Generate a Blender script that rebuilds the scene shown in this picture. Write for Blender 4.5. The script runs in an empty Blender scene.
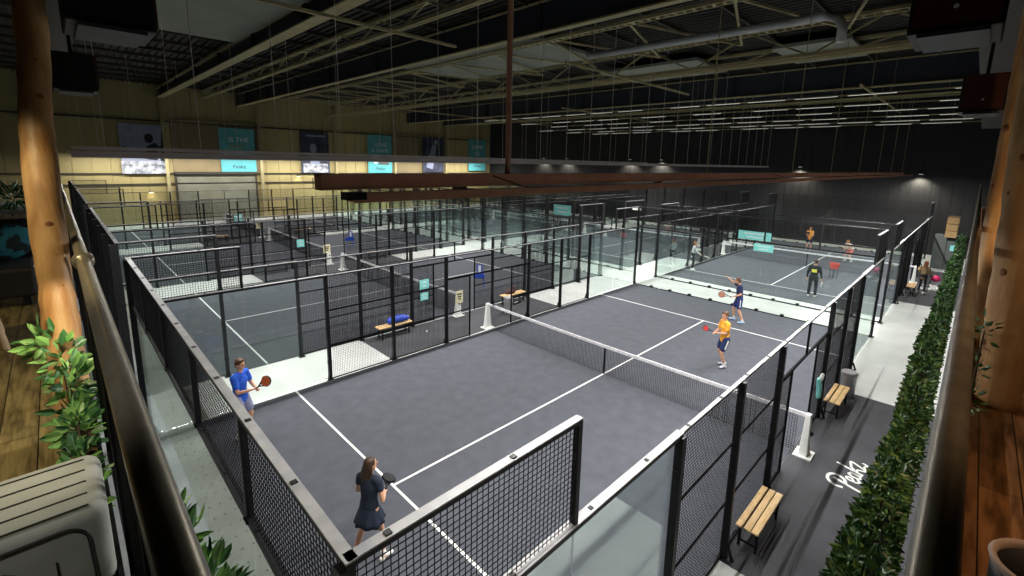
import bpy, math, random
from mathutils import Vector, Matrix, Euler
random.seed(7)
COL = bpy.context.scene.collection
PI = math.pi

# ------------------------------------------------------------------ materials
def new_mat(name, color, rough=0.6, metal=0.0, spec=0.5, emit=None, estr=0.0):
    m = bpy.data.materials.new(name); m.use_nodes = True
    b = m.node_tree.nodes['Principled BSDF']
    b.inputs['Base Color'].default_value = (*color, 1)
    b.inputs['Roughness'].default_value = rough
    b.inputs['Metallic'].default_value = metal
    b.inputs['Specular IOR Level'].default_value = spec
    if emit:
        b.inputs['Emission Color'].default_value = (*emit, 1)
        b.inputs['Emission Strength'].default_value = estr
    return m

def noisy(name, c1, c2, scale=8.0, detail=4.0, rough=0.7, bump=0.0, stretch=(1, 1, 1), metal=0.0, lo=.35, hi=.65, bscale=None):
    m = new_mat(name, c1, rough, metal)
    nt = m.node_tree; N = nt.nodes; L = nt.links; b = N['Principled BSDF']
    tc = N.new('ShaderNodeTexCoord'); mp = N.new('ShaderNodeMapping'); mp.inputs['Scale'].default_value = stretch
    n = N.new('ShaderNodeTexNoise'); n.inputs['Scale'].default_value = scale; n.inputs['Detail'].default_value = detail
    r = N.new('ShaderNodeValToRGB')
    r.color_ramp.elements[0].position = lo; r.color_ramp.elements[0].color = (*c1, 1)
    r.color_ramp.elements[1].position = hi; r.color_ramp.elements[1].color = (*c2, 1)
    L.new(tc.outputs['Object'], mp.inputs['Vector']); L.new(mp.outputs['Vector'], n.inputs['Vector'])
    L.new(n.outputs['Fac'], r.inputs['Fac']); L.new(r.outputs['Color'], b.inputs['Base Color'])
    if bump:
        n2 = N.new('ShaderNodeTexNoise'); n2.inputs['Scale'].default_value = bscale or scale * 3
        L.new(mp.outputs['Vector'], n2.inputs['Vector'])
        bp = N.new('ShaderNodeBump'); bp.inputs['Strength'].default_value = bump; bp.inputs['Distance'].default_value = .02
        L.new(n2.outputs['Fac'], bp.inputs['Height']); L.new(bp.outputs['Normal'], b.inputs['Normal'])
    return m

M = {}
M['carpet'] = noisy('carpet', (.060, .066, .083), (.088, .096, .118), 3.2, 9, .92, .3, bscale=60, lo=.2, hi=.8)
M['carpet_walk'] = noisy('carpet_walk', (.046, .048, .056), (.066, .069, .079), 1.1, 7, .92, .3, bscale=60)
M['line'] = new_mat('line', (.82, .84, .85), .8)
M['concrete'] = noisy('concrete', (.50, .52, .51), (.60, .62, .61), .8, 6, .55)
M['edge_strip'] = noisy('edge_strip', (.15, .15, .125), (.20, .20, .165), 2, 4, .6)
M['greyfloor'] = noisy('grey_floor', (.24, .25, .26), (.30, .31, .32), 1.5, 5, .6)
M['black'] = new_mat('black_powder_coat', (.007, .007, .009), .5, spec=.25)
M['cap'] = noisy('light_metal_lit_top', (.22, .22, .23), (.30, .30, .31), 5, 3, .5, metal=.1)  # pale grey metal; on rail tops it paints in the light they catch
M['wire'] = new_mat('black_wire', (.005, .005, .006), .85, spec=.08)
M['bar'] = new_mat('mesh_bar', (.02, .02, .022), .45)
M['net'] = new_mat('net_cord', (.006, .006, .007), .95, spec=.1)
M['white'] = new_mat('white_paint', (.80, .82, .80), .45)
M['tape'] = noisy('net_tape', (.62, .62, .66), (.82, .82, .84), 9, 2, .7)
M['wood_bench'] = noisy('bench_wood', (.62, .40, .17), (.78, .55, .27), 6, 4, .5, stretch=(8, 1, 8))
M['steel'] = new_mat('brushed_steel', (.42, .42, .42), .35, .8)
M['rust'] = noisy('rust_brown_paint', (.42, .19, .115), (.50, .24, .155), 5, 5, .6)
M['tray'] = noisy('galvanised_tray', (.50, .44, .42), (.62, .55, .53), 2, 4, .6)
M['cream'] = noisy('cream_cladding', (.36, .295, .125), (.42, .345, .155), .5, 4, .6, stretch=(1, 1, .3))
M['girt'] = new_mat('dark_girt', (.035, .032, .024), .6)
M['brown_clad'] = noisy('brown_cladding', (.20, .155, .075), (.26, .20, .10), .5, 3, .6)
M['shutter'] = noisy('shutter_slats', (.20, .20, .145), (.25, .25, .19), 1, 3, .5)
M['blackwall'] = noisy('black_wall', (.006, .006, .008), (.010, .010, .012), 1.5, 4, .7, stretch=(3, 3, .4))
M['roof'] = new_mat('dark_roof_sheet', (.022, .020, .016), .7)
M['olive'] = noisy('olive_steel', (.30, .26, .13), (.38, .33, .17), 2, 4, .55)
M['navy'] = new_mat('dark_web', (.018, .022, .036), .6)
M['panel'] = noisy('roof_panel', (.20, .22, .18), (.25, .27, .22), .6, 3, .7)
M['duct'] = new_mat('duct', (.40, .42, .42), .6)
M['log'] = noisy('peeled_log', (.33, .15, .05), (.70, .42, .19), 3.0, 8, .5, .3, stretch=(3.5, 3.5, .55), bscale=7, lo=.3, hi=.7)
M['knot'] = noisy('log_knot', (.16, .055, .02), (.30, .12, .045), 14, 4, .6)
M['deck'] = None
M['rail'] = noisy('steel_handrail', (.27, .235, .17), (.36, .32, .24), 12, 3, .3, metal=.45, stretch=(1, 1, 1))
M['leaf'] = noisy('leaf_green', (.028, .10, .030), (.08, .21, .07), 9, 3, .42)
M['leaf2'] = noisy('leaf_light', (.12, .30, .07), (.26, .46, .14), 9, 3, .4)
M['stemm'] = new_mat('stem_brown', (.07, .045, .02), .8)
M['fabric'] = noisy('grey_quilt', (.34, .35, .33), (.46, .47, .44), 3.5, 5, .85, .35, bscale=9)
M['piping'] = new_mat('dark_piping', (.02, .02, .02), .7)
M['box'] = new_mat('black_box', (.012, .010, .010), .5)
M['boxside'] = new_mat('maroon_box_side', (.07, .018, .008), .5)
M['greyplate'] = new_mat('grey_plate', (.035, .04, .05), .5)
M['skin'] = new_mat('skin', (.62, .34, .22), .55)
M['skin'].node_tree.nodes['Principled BSDF'].inputs['Subsurface Weight'].default_value = .05
M['hair_dark'] = noisy('hair_dark', (.022, .010, .006), (.06, .028, .015), 30, 3, .5)
M['hair_brown'] = noisy('hair_brown', (.06, .028, .012), (.13, .06, .03), 30, 3, .5)
M['hair_ginger'] = new_mat('hair_ginger', (.30, .11, .04), .5)
M['eye'] = new_mat('eye_dark', (.01, .01, .01), .3)
M['lips'] = new_mat('lips', (.42, .14, .11), .5)
M['teal'] = noisy('teal_print', (.085, .36, .39), (.10, .42, .45), .8, 2, .6)
M['tealsign'] = new_mat('turquoise_sign', (.24, .72, .70), .5)
M['creamsign'] = new_mat('cream_sign', (.78, .74, .50), .5)
M['photo_navy'] = noisy('photo_navy', (.012, .016, .035), (.05, .06, .11), 1.6, 5, .6)
M['photo_grey'] = noisy('photo_grey', (.22, .25, .36), (.29, .32, .44), 1.0, 2, .6)
M['photo_pale'] = noisy('photo_pale', (.08, .09, .12), (.55, .57, .60), 2.2, 4, .6)
M['photo_dark'] = new_mat('photo_dark', (.012, .012, .018), .7)
M['textwhite'] = new_mat('print_white', (.75, .8, .8), .7)
M['textgold'] = new_mat('print_gold', (.42, .42, .08), .7)
M['blue'] = new_mat('blue_plastic', (.02, .07, .48), .45)
M['grey_door'] = new_mat('grey_green_panel', (.085, .10, .095), .5)
M['emit'] = new_mat('lamp_face', (1, 1, 1), .5, emit=(1, .97, .9), estr=6)
M['emit_soft'] = new_mat('tube_face', (1, 1, 1), .5, emit=(1, .98, .90), estr=.35)
M['emit_wall'] = new_mat('wall_lamp_face', (1, 1, 1), .5, emit=(1, .93, .6), estr=9)

def cloth(name, c, rough=.85):
    k = 'cloth_' + name
    if k not in M:
        M[k] = noisy(k, tuple(x * .85 for x in c), tuple(min(1, x * 1.1) for x in c), 14, 3, rough, .2)
    return M[k]

def glass_mat(name, tint, gl=.9):
    m = bpy.data.materials.new(name); m.use_nodes = True
    nt = m.node_tree; N = nt.nodes; L = nt.links
    for n in list(N): N.remove(n)
    out = N.new('ShaderNodeOutputMaterial'); mix = N.new('ShaderNodeMixShader')
    tr = N.new('ShaderNodeBsdfTransparent'); tr.inputs['Color'].default_value = (*tint, 1)
    g = N.new('ShaderNodeBsdfGlossy'); g.inputs['Roughness'].default_value = .03; g.inputs['Color'].default_value = (.9, .97, .95, 1)
    lw = N.new('ShaderNodeFresnel'); lw.inputs['IOR'].default_value = 1.5
    mul = N.new('ShaderNodeMath'); mul.operation = 'MULTIPLY'; mul.inputs[1].default_value = gl
    L.new(lw.outputs['Fac'], mul.inputs[0]); L.new(mul.outputs[0], mix.inputs['Fac'])
    L.new(tr.outputs[0], mix.inputs[1]); L.new(g.outputs[0], mix.inputs[2]); L.new(mix.outputs[0], out.inputs['Surface'])
    return m
M['glass'] = glass_mat('court_glass', (.962, .985, .978), .45)
M['glassedge'] = new_mat('glass_edge', (.20, .34, .31), .3)

def plank_mat(name, c1, c2, width=.14, axis='X'):
    m = new_mat(name, c1, .45)
    nt = m.node_tree; N = nt.nodes; L = nt.links; b = N['Principled BSDF']
    tc = N.new('ShaderNodeTexCoord'); br = N.new('ShaderNodeTexBrick')
    mp = N.new('ShaderNodeMapping')
    if axis == 'Y': mp.inputs['Rotation'].default_value = (0, 0, PI / 2)
    br.inputs['Scale'].default_value = 1; br.inputs['Brick Width'].default_value = 2.4; br.inputs['Row Height'].default_value = width
    br.inputs['Mortar Size'].default_value = .003; br.inputs['Mortar'].default_value = (.012, .008, .004, 1)
    br.inputs['Color1'].default_value = (*c1, 1); br.inputs['Color2'].default_value = (*c2, 1)
    n = N.new('ShaderNodeTexNoise'); n.inputs['Scale'].default_value = 3; n.inputs['Detail'].default_value = 8
    mp2 = N.new('ShaderNodeMapping'); mp2.inputs['Scale'].default_value = (1.2, 9, 1) if axis == 'X' else (9, 1.2, 1)
    mixn = N.new('ShaderNodeMix'); mixn.data_type = 'RGBA'; mixn.blend_type = 'MULTIPLY'; mixn.inputs['Factor'].default_value = .85
    r = N.new('ShaderNodeValToRGB'); r.color_ramp.elements[0].position = .36; r.color_ramp.elements[0].color = (.32, .28, .24, 1)
    r.color_ramp.elements[1].position = .62; r.color_ramp.elements[1].color = (1.25, 1.2, 1.15, 1)
    L.new(tc.outputs['Object'], mp.inputs['Vector']); L.new(mp.outputs[0], br.inputs['Vector'])
    L.new(tc.outputs['Object'], mp2.inputs['Vector']); L.new(mp2.outputs[0], n.inputs['Vector']); L.new(n.outputs['Fac'], r.inputs['Fac'])
    L.new(br.outputs['Color'], mixn.inputs['A']); L.new(r.outputs['Color'], mixn.inputs['B'])
    L.new(mixn.outputs['Result'], b.inputs['Base Color'])
    return m
M['deck'] = plank_mat('deck_planks', (.21, .165, .07), (.25, .195, .085), .16, 'X')
M['deck2'] = plank_mat('deck_planks_brown', (.26, .12, .045), (.34, .16, .06), .16, 'Y')

# ------------------------------------------------------------------ mesh helpers
class MB:
    def __init__(s): s.v = []; s.f = []; s.m = []
    def face(s, idx, mi=0): s.f.append(idx); s.m.append(mi)
    def box(s, a, b, mi=0, top=None):
        x0, y0, z0 = a; x1, y1, z1 = b; k = len(s.v)
        s.v += [(x0, y0, z0), (x1, y0, z0), (x1, y1, z0), (x0, y1, z0), (x0, y0, z1), (x1, y0, z1), (x1, y1, z1), (x0, y1, z1)]
        for j, q in enumerate(((0, 3, 2, 1), (4, 5, 6, 7), (0, 1, 5, 4), (1, 2, 6, 5), (2, 3, 7, 6), (3, 0, 4, 7))):
            s.face(tuple(k + i for i in q), top if (j == 1 and top is not None) else mi)
        return s
    def bar(s, p, q, w, h=None, mi=0, up=(0, 0, 1), caps=True):
        p = Vector(p); q = Vector(q); d = (q - p).normalized(); up = Vector(up)
        if abs(d.dot(up)) > .98: up = Vector((1, 0, 0))
        x = d.cross(up).normalized() * (w / 2); y = x.cross(d).normalized() * ((h or w) / 2); k = len(s.v)
        for c in (p, q):
            s.v += [tuple(c - x - y), tuple(c + x - y), tuple(c + x + y), tuple(c - x + y)]
        for i in range(4):
            j = (i + 1) % 4; s.face((k + i, k + j, k + 4 + j, k + 4 + i), mi)
        if caps: s.face((k + 3, k + 2, k + 1, k), mi); s.face((k + 4, k + 5, k + 6, k + 7), mi)
        return s
    def loft(s, pts, rad, n=12, mi=0, caps=True, ref=None):
        """closed tube through pts with radii r or (rx, ry); rounded ends"""
        pts = [Vector(p) for p in pts]; R = [(r, r) if not isinstance(r, tuple) else r for r in rad]
        if caps:
            d0 = (pts[1] - pts[0]).normalized(); d1 = (pts[-1] - pts[-2]).normalized()
            a = min(R[0]); b = min(R[-1])
            pts = [pts[0] - d0 * a * .85, pts[0] - d0 * a * .5] + pts + [pts[-1] + d1 * b * .5, pts[-1] + d1 * b * .85]
            R = [(R[0][0] * .45, R[0][1] * .45), (R[0][0] * .85, R[0][1] * .85)] + R + [(R[-1][0] * .85, R[-1][1] * .85), (R[-1][0] * .45, R[-1][1] * .45)]
        k = len(s.v); ref = Vector(ref) if ref else Vector((1, 0, 0)); m = len(pts)
        for i, p in enumerate(pts):
            d = (pts[min(i + 1, m - 1)] - pts[max(i - 1, 0)]).normalized()
            rr = ref if abs(d.dot(ref)) < .95 else Vector((0, 1, 0))
            x = (rr - d * rr.dot(d)).normalized(); y = d.cross(x)
            for j in range(n):
                t = 2 * PI * j / n; s.v.append(tuple(p + x * (math.cos(t) * R[i][0]) + y * (math.sin(t) * R[i][1])))
        for i in range(m - 1):
            for j in range(n):
                j2 = (j + 1) % n; s.face((k + i * n + j, k + i * n + j2, k + (i + 1) * n + j2, k + (i + 1) * n + j), mi)
        s.face(tuple(k + j for j in range(n))[::-1], mi); s.face(tuple(k + (m - 1) * n + j for j in range(n)), mi)
        return s
    def lathe(s, prof, n=24, c=(0, 0, 0), mi=0, close=True):
        k = len(s.v); m = len(prof)
        for (r, z) in prof:
            for j in range(n):
                t = 2 * PI * j / n; s.v.append((c[0] + r * math.cos(t), c[1] + r * math.sin(t), c[2] + z))
        for i in range(m - 1):
            for j in range(n):
                j2 = (j + 1) % n; s.face((k + i * n + j, k + i * n + j2, k + (i + 1) * n + j2, k + (i + 1) * n + j), mi)
        if close:
            s.face(tuple(k + j for j in range(n))[::-1], mi); s.face(tuple(k + (m - 1) * n + j for j in range(n)), mi)
        return s
    def ell(s, c, r, n=14, m=9, mi=0, rot=None):
        k = len(s.v); c = Vector(c)
        for i in range(1, m):
            ph = PI * i / m
            for j in range(n):
                t = 2 * PI * j / n
                v = Vector((r[0] * math.sin(ph) * math.cos(t), r[1] * math.sin(ph) * math.sin(t), -r[2] * math.cos(ph)))
                if rot: v = rot @ v
                s.v.append(tuple(c + v))
        for i in range(m - 2):
            for j in range(n):
                j2 = (j + 1) % n; s.face((k + i * n + j, k + i * n + j2, k + (i + 1) * n + j2, k + (i + 1) * n + j), mi)
        s.face(tuple(k + j for j in range(n))[::-1], mi); s.face(tuple(k + (m - 2) * n + j for j in range(n)), mi)
        return s
    def build(s, name, mats, parent=None, smooth=False, loc=None, rot=None):
        me = bpy.data.meshes.new(name); me.from_pydata(s.v, [], s.f); me.validate(); me.update()
        for m in (mats if isinstance(mats, (list, tuple)) else [mats]): me.materials.append(m)
        if len(me.polygons) == len(s.m): me.polygons.foreach_set('material_index', s.m)
        if smooth: me.polygons.foreach_set('use_smooth', [True] * len(me.polygons))
        o = bpy.data.objects.new(name, me); COL.objects.link(o)
        if parent: o.parent = parent
        if loc is not None: o.location = loc
        if rot is not None: o.rotation_euler = rot
        return o

def tag(o, label=None, cat=None, group=None, kind=None):
    if label: o['label'] = label
    if cat: o['category'] = cat
    if group: o['group'] = group
    if kind: o['kind'] = kind
    return o
def thing(name, label, cat, loc=(0, 0, 0), rz=0, group=None):
    o = bpy.data.objects.new(name, None); COL.objects.link(o); o.location = loc; o.rotation_euler = (0, 0, rz)
    o.empty_display_size = .2
    return tag(o, label, cat, group)
def children(o): return [c for c in KIDS.get(o.name, [])]
def copy_tree(root, loc, rz=None, label=None, group=None):
    def rec(o, par):
        c = o.copy(); COL.objects.link(c); c.parent = par
        for ch in list(o.children): rec(ch, c)
        return c
    r = rec(root, None); r.location = loc
    if rz is not None: r.rotation_euler = (0, 0, rz)
    if label: r['label'] = label
    if group: r['group'] = group
    return r
def struct(mb, name, mats, smooth=False):
    o = mb.build(name, mats, smooth=smooth); o['kind'] = 'structure'; return o

def bevel(o, w=.01, seg=2):
    md = o.modifiers.new('edge', 'BEVEL'); md.width = w; md.segments = seg; md.limit_method = 'ANGLE'; return o

# ------------------------------------------------------------------ hall shell
XW, YW, XE, YS, ZR = -39.0, 44.5, 17.0, -8.0, 11.9
struct(MB().box((XW - .3, YS - .3, -.3), (XE + .3, YW + .3, 0)), 'floor', M['concrete'])
# cream clad wall made of wide ribbed sheets
w = MB(); y = YS
w.box((XW - .25, YS, 0), (XW - .06, YW, ZR + .5))
while y < YW:
    y2 = min(y + 1.18, YW)
    w.box((XW - .06, y, 0), (XW, y2 - .045, ZR + .3)); y += 1.18
struct(w, 'wall_left', M['cream'])
g = MB()
for z in (3.55, 4.45, 8.95): g.box((XW, YS, z - .06), (XW + .10, YW, z + .06))
struct(g, 'trim_1', M['girt'])
g = MB()
for (a, b) in ((6.8, 14.0), (28.9, 36.4)):
    g.box((XW + .02, a, 4.5), (XW + .09, b, 9.0))
    g.box((XW + .02, a, 9.0), (XW + .22, b, 9.25))
struct(g, 'trim_2', M['brown_clad'])
g = MB()
for y in (-1.5, 6.3, 13.9, 21.5, 28.8, 36.4): 
    g.box((XW + .1, y - .12, 0), (XW + .14, y + .12, ZR)); g.box((XW + .38, y - .12, 0), (XW + .42, y + .12, ZR)); g.box((XW + .14, y - .012, 0), (XW + .38, y + .012, ZR))
struct(g, 'trim_3', M['olive'])
# rolling shutter
g = MB(); z = 0
while z < 4.4:
    g.box((XW + .02, 6.95, z), (XW + .10, 13.3, z + .13)); g.box((XW + .02, 6.95, z + .13), (XW + .07, 13.3, z + .16)); z += .16
struct(g, 'door_1', M['shutter'])
g = MB(); g.box((XW + .0, 6.8, 0), (XW + .16, 6.95, 4.5)); g.box((XW + .0, 13.3, 0), (XW + .16, 13.45, 4.5)); g.box((XW, 6.8, 4.4), (XW + .3, 13.45, 4.62))
struct(g, 'trim_4', M['girt'])
# black far wall of narrow boards
w = MB(); w.box((XW - .3, YW + .04, 0), (XE + .3, YW + .3, ZR + .5))
x = XW
while x < XE: w.box((x, YW, 0), (min(x + .58, XE), YW + .05, ZR + .3)); x += .6
struct(w, 'wall_back', M['blackwall'])
struct(MB().box((XE, YS, 0), (XE + .3, YW, ZR + .5)), 'wall_right', M['blackwall'])
struct(MB().box((XW, YS - .3, 0), (XE, YS, ZR + .5)), 'wall_front', M['blackwall'])
# roof sheet, ribbed
w = MB(); w.box((XW - .3, YS - .3, ZR + .16), (XE + .3, YW + .3, ZR + .4)); y = YS
while y < YW: w.box((XW, y, ZR + .06), (XE, y + .17, ZR + .17)); y += .34
struct(w, 'ceiling', M['roof'])
# pale flat roof panels
w = MB()
for (x0, x1, y0, y1) in ((-14, -3, 1.8, 6.0), (-13, -2.6, 13.2, 19.4), (-5, 1, 23, 27), (4.5, 7.5, 23, 27), (-20, 2, 32.5, 35.8), (-16, 10, 38.5, 41.5)):
    w.box((x0, y0, 11.45), (x1, y1, 11.6))
struct(w, 'ceiling_panels', M['panel'])
# main beams along X
def ibeam(y, zb, h, fl=.34, name='roof_beam', web='navy'):
    b = MB(); b.box((XW, y - fl / 2, zb), (XE, y + fl / 2, zb + .06), 0); b.box((XW, y - fl / 2, zb + h - .05), (XE, y + fl / 2, zb + h), 0)
    b.box((XW, y - .03, zb + .06), (XE, y + .03, zb + h - .05), 1)
    x = XW + 3
    while x < XE: b.box((x, y - fl / 2 + .02, zb + .06), (x + .02, y + fl / 2 - .02, zb + h - .05), 1); x += 6
    o = struct(b, name, [M['olive'], M[web]]); return o
ibeam(6.3, 10.9, .75, .5); ibeam(12.3, 10.75, 1.1, .30)
ibeam(30.8, 10.5, 1.35, .4); ibeam(36.2, 10.6, 1.0, .36)
# trussed girder
def truss(y, z0, z1, w_, x0=XW, x1=XE, step=2.4, ladder=False):
    b = MB()
    for dy in (-w_, w_):
        b.bar((x0, y + dy, z0), (x1, y + dy, z0), .10, .14); b.bar((x0, y + dy, z1), (x1, y + dy, z1), .10, .12)
    x = x0; k = 0
    while x < x1 - step:
        b.bar((x, y, z0 if k % 2 else z1), (x + step, y, z1 if k % 2 else z0), .07, .07)
        b.bar((x, y - w_, z0), (x, y + w_, z0), .05); b.bar((x, y - w_, z1), (x, y + w_, z1), .05)
        x += step; k += 1
    if ladder:
        x = -6
        while x < 14: b.bar((x, y - w_, z1 - .02), (x, y + w_, z1 - .02), .10, .05); x += .33
    return struct(b, 'roof_truss', M['olive'])
truss(20.9, 10.55, 11.75, .22, ladder=True)
truss(24.8, 11.2, 11.8, .1); truss(32.4, 11.2, 11.8, .1); truss(40.3, 11.0, 11.7, .12)
truss(9.4, 11.2, 11.8, .08, XW, XE, 1.8)
# purlins along Y
b = MB(); x = XW + 2
while x < XE:
    b.bar((x, YS, ZR - .02), (x, YW, ZR - .02), .09, .16); x += 2.6
struct(b, 'roof_purlins', M['girt'])
b = MB()
for x, y0, y1, z in ((-3.4, -3, 11, 10.6), (-1.2, 15.2, 27.0, 10.4), (7.2, 28, 43, 10.3), (-12, 28, 43, 10.4), (-26, 14, 43, 10.6)):
    b.bar((x, y0, z), (x, y1, z), .10, .10)
struct(b, 'roof_pipes', M['olive'])
b = MB(); x = -34; k = 0
while x < 15:
    b.bar((x, 14.7 if k % 2 else 20.7, 11.3), (x + 1.9, 20.7 if k % 2 else 14.7, 11.3), .08, .08); x += 1.9; k += 1
b.bar((XW, 14.5, 11.25), (XE, 14.5, 11.25), .10, .12); b.bar((XW, 14.9, 11.25), (XE, 14.9, 11.25), .06, .06); x = -4
while x < 14: b.bar((x, 14.5, 11.25), (x, 14.9, 11.25), .12, .05); x += .33
struct(b, 'roof_bracing', M['olive'])
# round duct behind the truss with its elbow
b = MB(); b.loft([(-1.4, 17, 10.95), (6.9, 17.2, 10.95), (7.8, 17.2, 10.95), (8.2, 17.2, 10.85), (8.35, 17.2, 10.55), (8.35, 17.2, 10.1)], [.14] * 6, 16, caps=False)
o = b.build('air_duct', M['duct'], smooth=True); tag(o, 'pale round air duct with an elbow turning down under the roof', 'duct')
# ------------------------------------------------------------------ ground zones
struct(MB().box((9.97, 5.9, 0), (12.6, 14.15, .008)), 'floor_walkway_carpet', M['carpet_walk'])
struct(MB().box((9.97, 26.9, 0), (12.6, 37.2, .008)), 'floor_walkway_carpet', M['carpet_walk'])
for gx in (0, -12.2, -24.4):
    for y0 in (0, 22.3):
        struct(MB().box((gx - 2.15, y0 + 5.95, 0), (gx - .05, y0 + 14.05, .008)), 'floor_gap_carpet', M['carpet_walk'])
struct(MB().box((-37, -.9, .0), (9.94, .30, .010)), 'floor_walkway_strip', M['greyfloor'])
b = MB().box((-37, .30, .0), (9.94, .86, .016)).box((-2.0, .86, 0), (-.02, 1.1, .016)); x = -12
while x < 9.8:
    for yy in (.42, .58, .74): b.box((x - .02, yy - .012, .016), (x + .02, yy + .012, .024), 1)
    x += .34
struct(b, 'floor_edge_strip', [M['edge_strip'], M['girt']])

# ------------------------------------------------------------------ courts
def mesh_panel_mb(x0, x1, z0, z1, step=.05, wd=.005):
    b = MB(); x = x0 + step / 2
    while x < x1 - 1e-4: b.bar((x, 0, z0), (x, 0, z1), wd, caps=False); x += step
    z = z0 + step / 2
    while z < z1 - 1e-4: b.bar((x0, -wd, z), (x1, -wd, z), wd, caps=False); z += step
    return b
def proto_mesh(w_, h_, bars, frame=False):
    b = mesh_panel_mb(0, w_, 0, h_)
    for z in bars: b.bar((0, -.008, z), (w_, -.008, z), .024, .03)
    me = b.build('mesh_panel', M['wire'])
    d = me.data; bpy.data.objects.remove(me); return d
ME = {}
ME['top2'] = proto_mesh(1.96, .97, (.02,)); ME['side2'] = proto_mesh(1.96, 2.95, (.02, 1.0, 2.0)); ME['gate1'] = proto_mesh(.97, 2.2, (.02, 1.0, 2.18))
ME['head'] = proto_mesh(1.96, .75, (.02,))
gb = MB(); gb.box((0, -.006, 0), (1.96, .006, 2.93), 0); go = gb.build('glass_panel', [M['glass'], M['glassedge']])
gm = go.data
for p in gm.polygons: p.material_index = 0
bpy.data.objects.remove(go)
def mk_post(h):
    b = MB(); b.box((-.04, -.05, 0), (.04, .05, h)); b.box((-.09, -.12, 0), (.09, .12, .014))
    b.bar((0, .05, .25), (0, .14, .012), .012, .05)
    for z in (.5, 1.5, 2.5): b.box((-.055, -.035, z), (.055, .035, z + .06))
    o = b.build('post', M['black']); d = o.data; bpy.data.objects.remove(o); return d
b = MB(); b.box((-.025, -.03, 0), (.025, .03, 1.0)); b.box((-.05, -.045, 0), (.05, .045, .02)); _o = b.build('post', M['black']); ME['p1'] = _o.data; bpy.data.objects.remove(_o)
b = MB(); b.box((-.045, -.06, 0), (.045, .06, 4.0)); b.box((-.07, -.09, 0), (.07, .09, .75)); b.box((-.12, -.14, 0), (.12, .14, .014)); _o = b.build('post', M['black']); ME['pb'] = _o.data; bpy.data.objects.remove(_o)
ME['p3'] = mk_post(3.0); ME['p4'] = mk_post(4.0)
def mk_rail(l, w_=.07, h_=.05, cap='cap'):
    b = MB(); b.box((0, -w_ / 2, -h_), (l, w_ / 2, -.012), 0); b.box((0, -w_ / 2 - .003, -.012), (l, w_ / 2 + .003, 0), 1)  # thin top layer: overhead light on the black rail put into its colour
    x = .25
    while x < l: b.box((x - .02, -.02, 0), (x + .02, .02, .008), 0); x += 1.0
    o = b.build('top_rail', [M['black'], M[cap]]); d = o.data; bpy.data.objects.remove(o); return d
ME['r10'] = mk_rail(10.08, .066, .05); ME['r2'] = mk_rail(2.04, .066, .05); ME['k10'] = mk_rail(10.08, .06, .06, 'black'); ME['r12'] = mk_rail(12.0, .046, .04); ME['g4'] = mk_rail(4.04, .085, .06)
def mk_low(l):
    b = MB(); b.box((0, -.03, 0), (l, .03, .045))
    for k in range(int(l) + 1): b.box((max(0, k - .06), -.07, 0), (min(l, k + .06), .07, .11))
    o = b.build('base_rail', M['black']); d = o.data; bpy.data.objects.remove(o); return d
ME['b10'] = mk_low(10); ME['b8'] = mk_low(9.0)
def kid(data, name, par, loc, rz=0):
    o = bpy.data.objects.new(name, data); COL.objects.link(o); o.parent = par; o.location = loc; o.rotation_euler = (0, 0, rz); return o

def make_enclosure(label):
    t = thing('court_enclosure', label, 'glass court enclosure')
    for (y, rz0) in ((0, 0), (20, 0)):
        for k in range(5):
            kid(gm, 'glass_panel', t, (2 * k + .02, y, .05)); kid(ME['top2'], 'mesh_panel', t, (2 * k + .02, y, 3.0))
        for k in range(1, 5): kid(ME['p1'], 'post', t, (2 * k, y, 3.0))
        for k in (0, 5):
            kid(ME['p4'], 'post', t, (2 * k, y + (-.03 if y == 0 else .03), 0), 0 if y else PI)
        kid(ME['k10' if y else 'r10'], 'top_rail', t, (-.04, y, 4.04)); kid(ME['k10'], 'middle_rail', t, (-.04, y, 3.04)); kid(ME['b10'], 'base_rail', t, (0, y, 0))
    for X in (0, 10):
        s = 1 if X else -1
        for y in (0, 2, 16, 18): kid(gm, 'glass_panel', t, (X, y + .02, .05), PI / 2)
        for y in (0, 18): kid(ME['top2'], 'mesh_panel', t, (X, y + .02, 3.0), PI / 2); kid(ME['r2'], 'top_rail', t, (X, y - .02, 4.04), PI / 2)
        for y in (4, 6, 12, 14): kid(ME['side2'], 'mesh_panel', t, (X, y + .02, .03), PI / 2)
        for y in (8, 11): kid(ME['gate1'], 'mesh_panel', t, (X, y + .02, .03), PI / 2)
        for y in (2, 18): kid(ME['p1'], 'post', t, (X, y, 3.0), PI / 2)
        for y in (4, 6, 8, 12, 14, 16): kid(ME['p3'], 'post', t, (X + .03 * s, y, 0), -PI / 2 * s)
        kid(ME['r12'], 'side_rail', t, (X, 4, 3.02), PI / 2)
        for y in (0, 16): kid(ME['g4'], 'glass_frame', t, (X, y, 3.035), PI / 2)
        g = MB()
        for y in (8.98, 11.02): g.box((-.02, y - .02, 0), (.02, y + .02, 2.25))
        g.box((-.02, 8.05, 2.21), (.02, 11.95, 2.26)); g.box((-.02, 9.98, 2.26), (.02, 10.02, 2.97))
        if 'gate' not in ME:
            o = g.build('door_frame', M['wire']); ME['gate'] = o.data; bpy.data.objects.remove(o)
        kid(ME['gate'], 'door_frame', t, (X, 0, 0))
    return t
def make_turf():
    o = MB().box((.04, .88, 0), (9.96, 19.96, .018)).build('court_turf', M['carpet'])
    b = MB(); b.box((.05, 3.02, .018), (9.95, 3.07, .022)); b.box((.05, 16.93, .018), (9.95, 16.98, .022)); b.box((4.975, 3.07, .018), (5.025, 16.93, .022))
    b.build('court_lines', M['line'], o)
    return o
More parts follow.
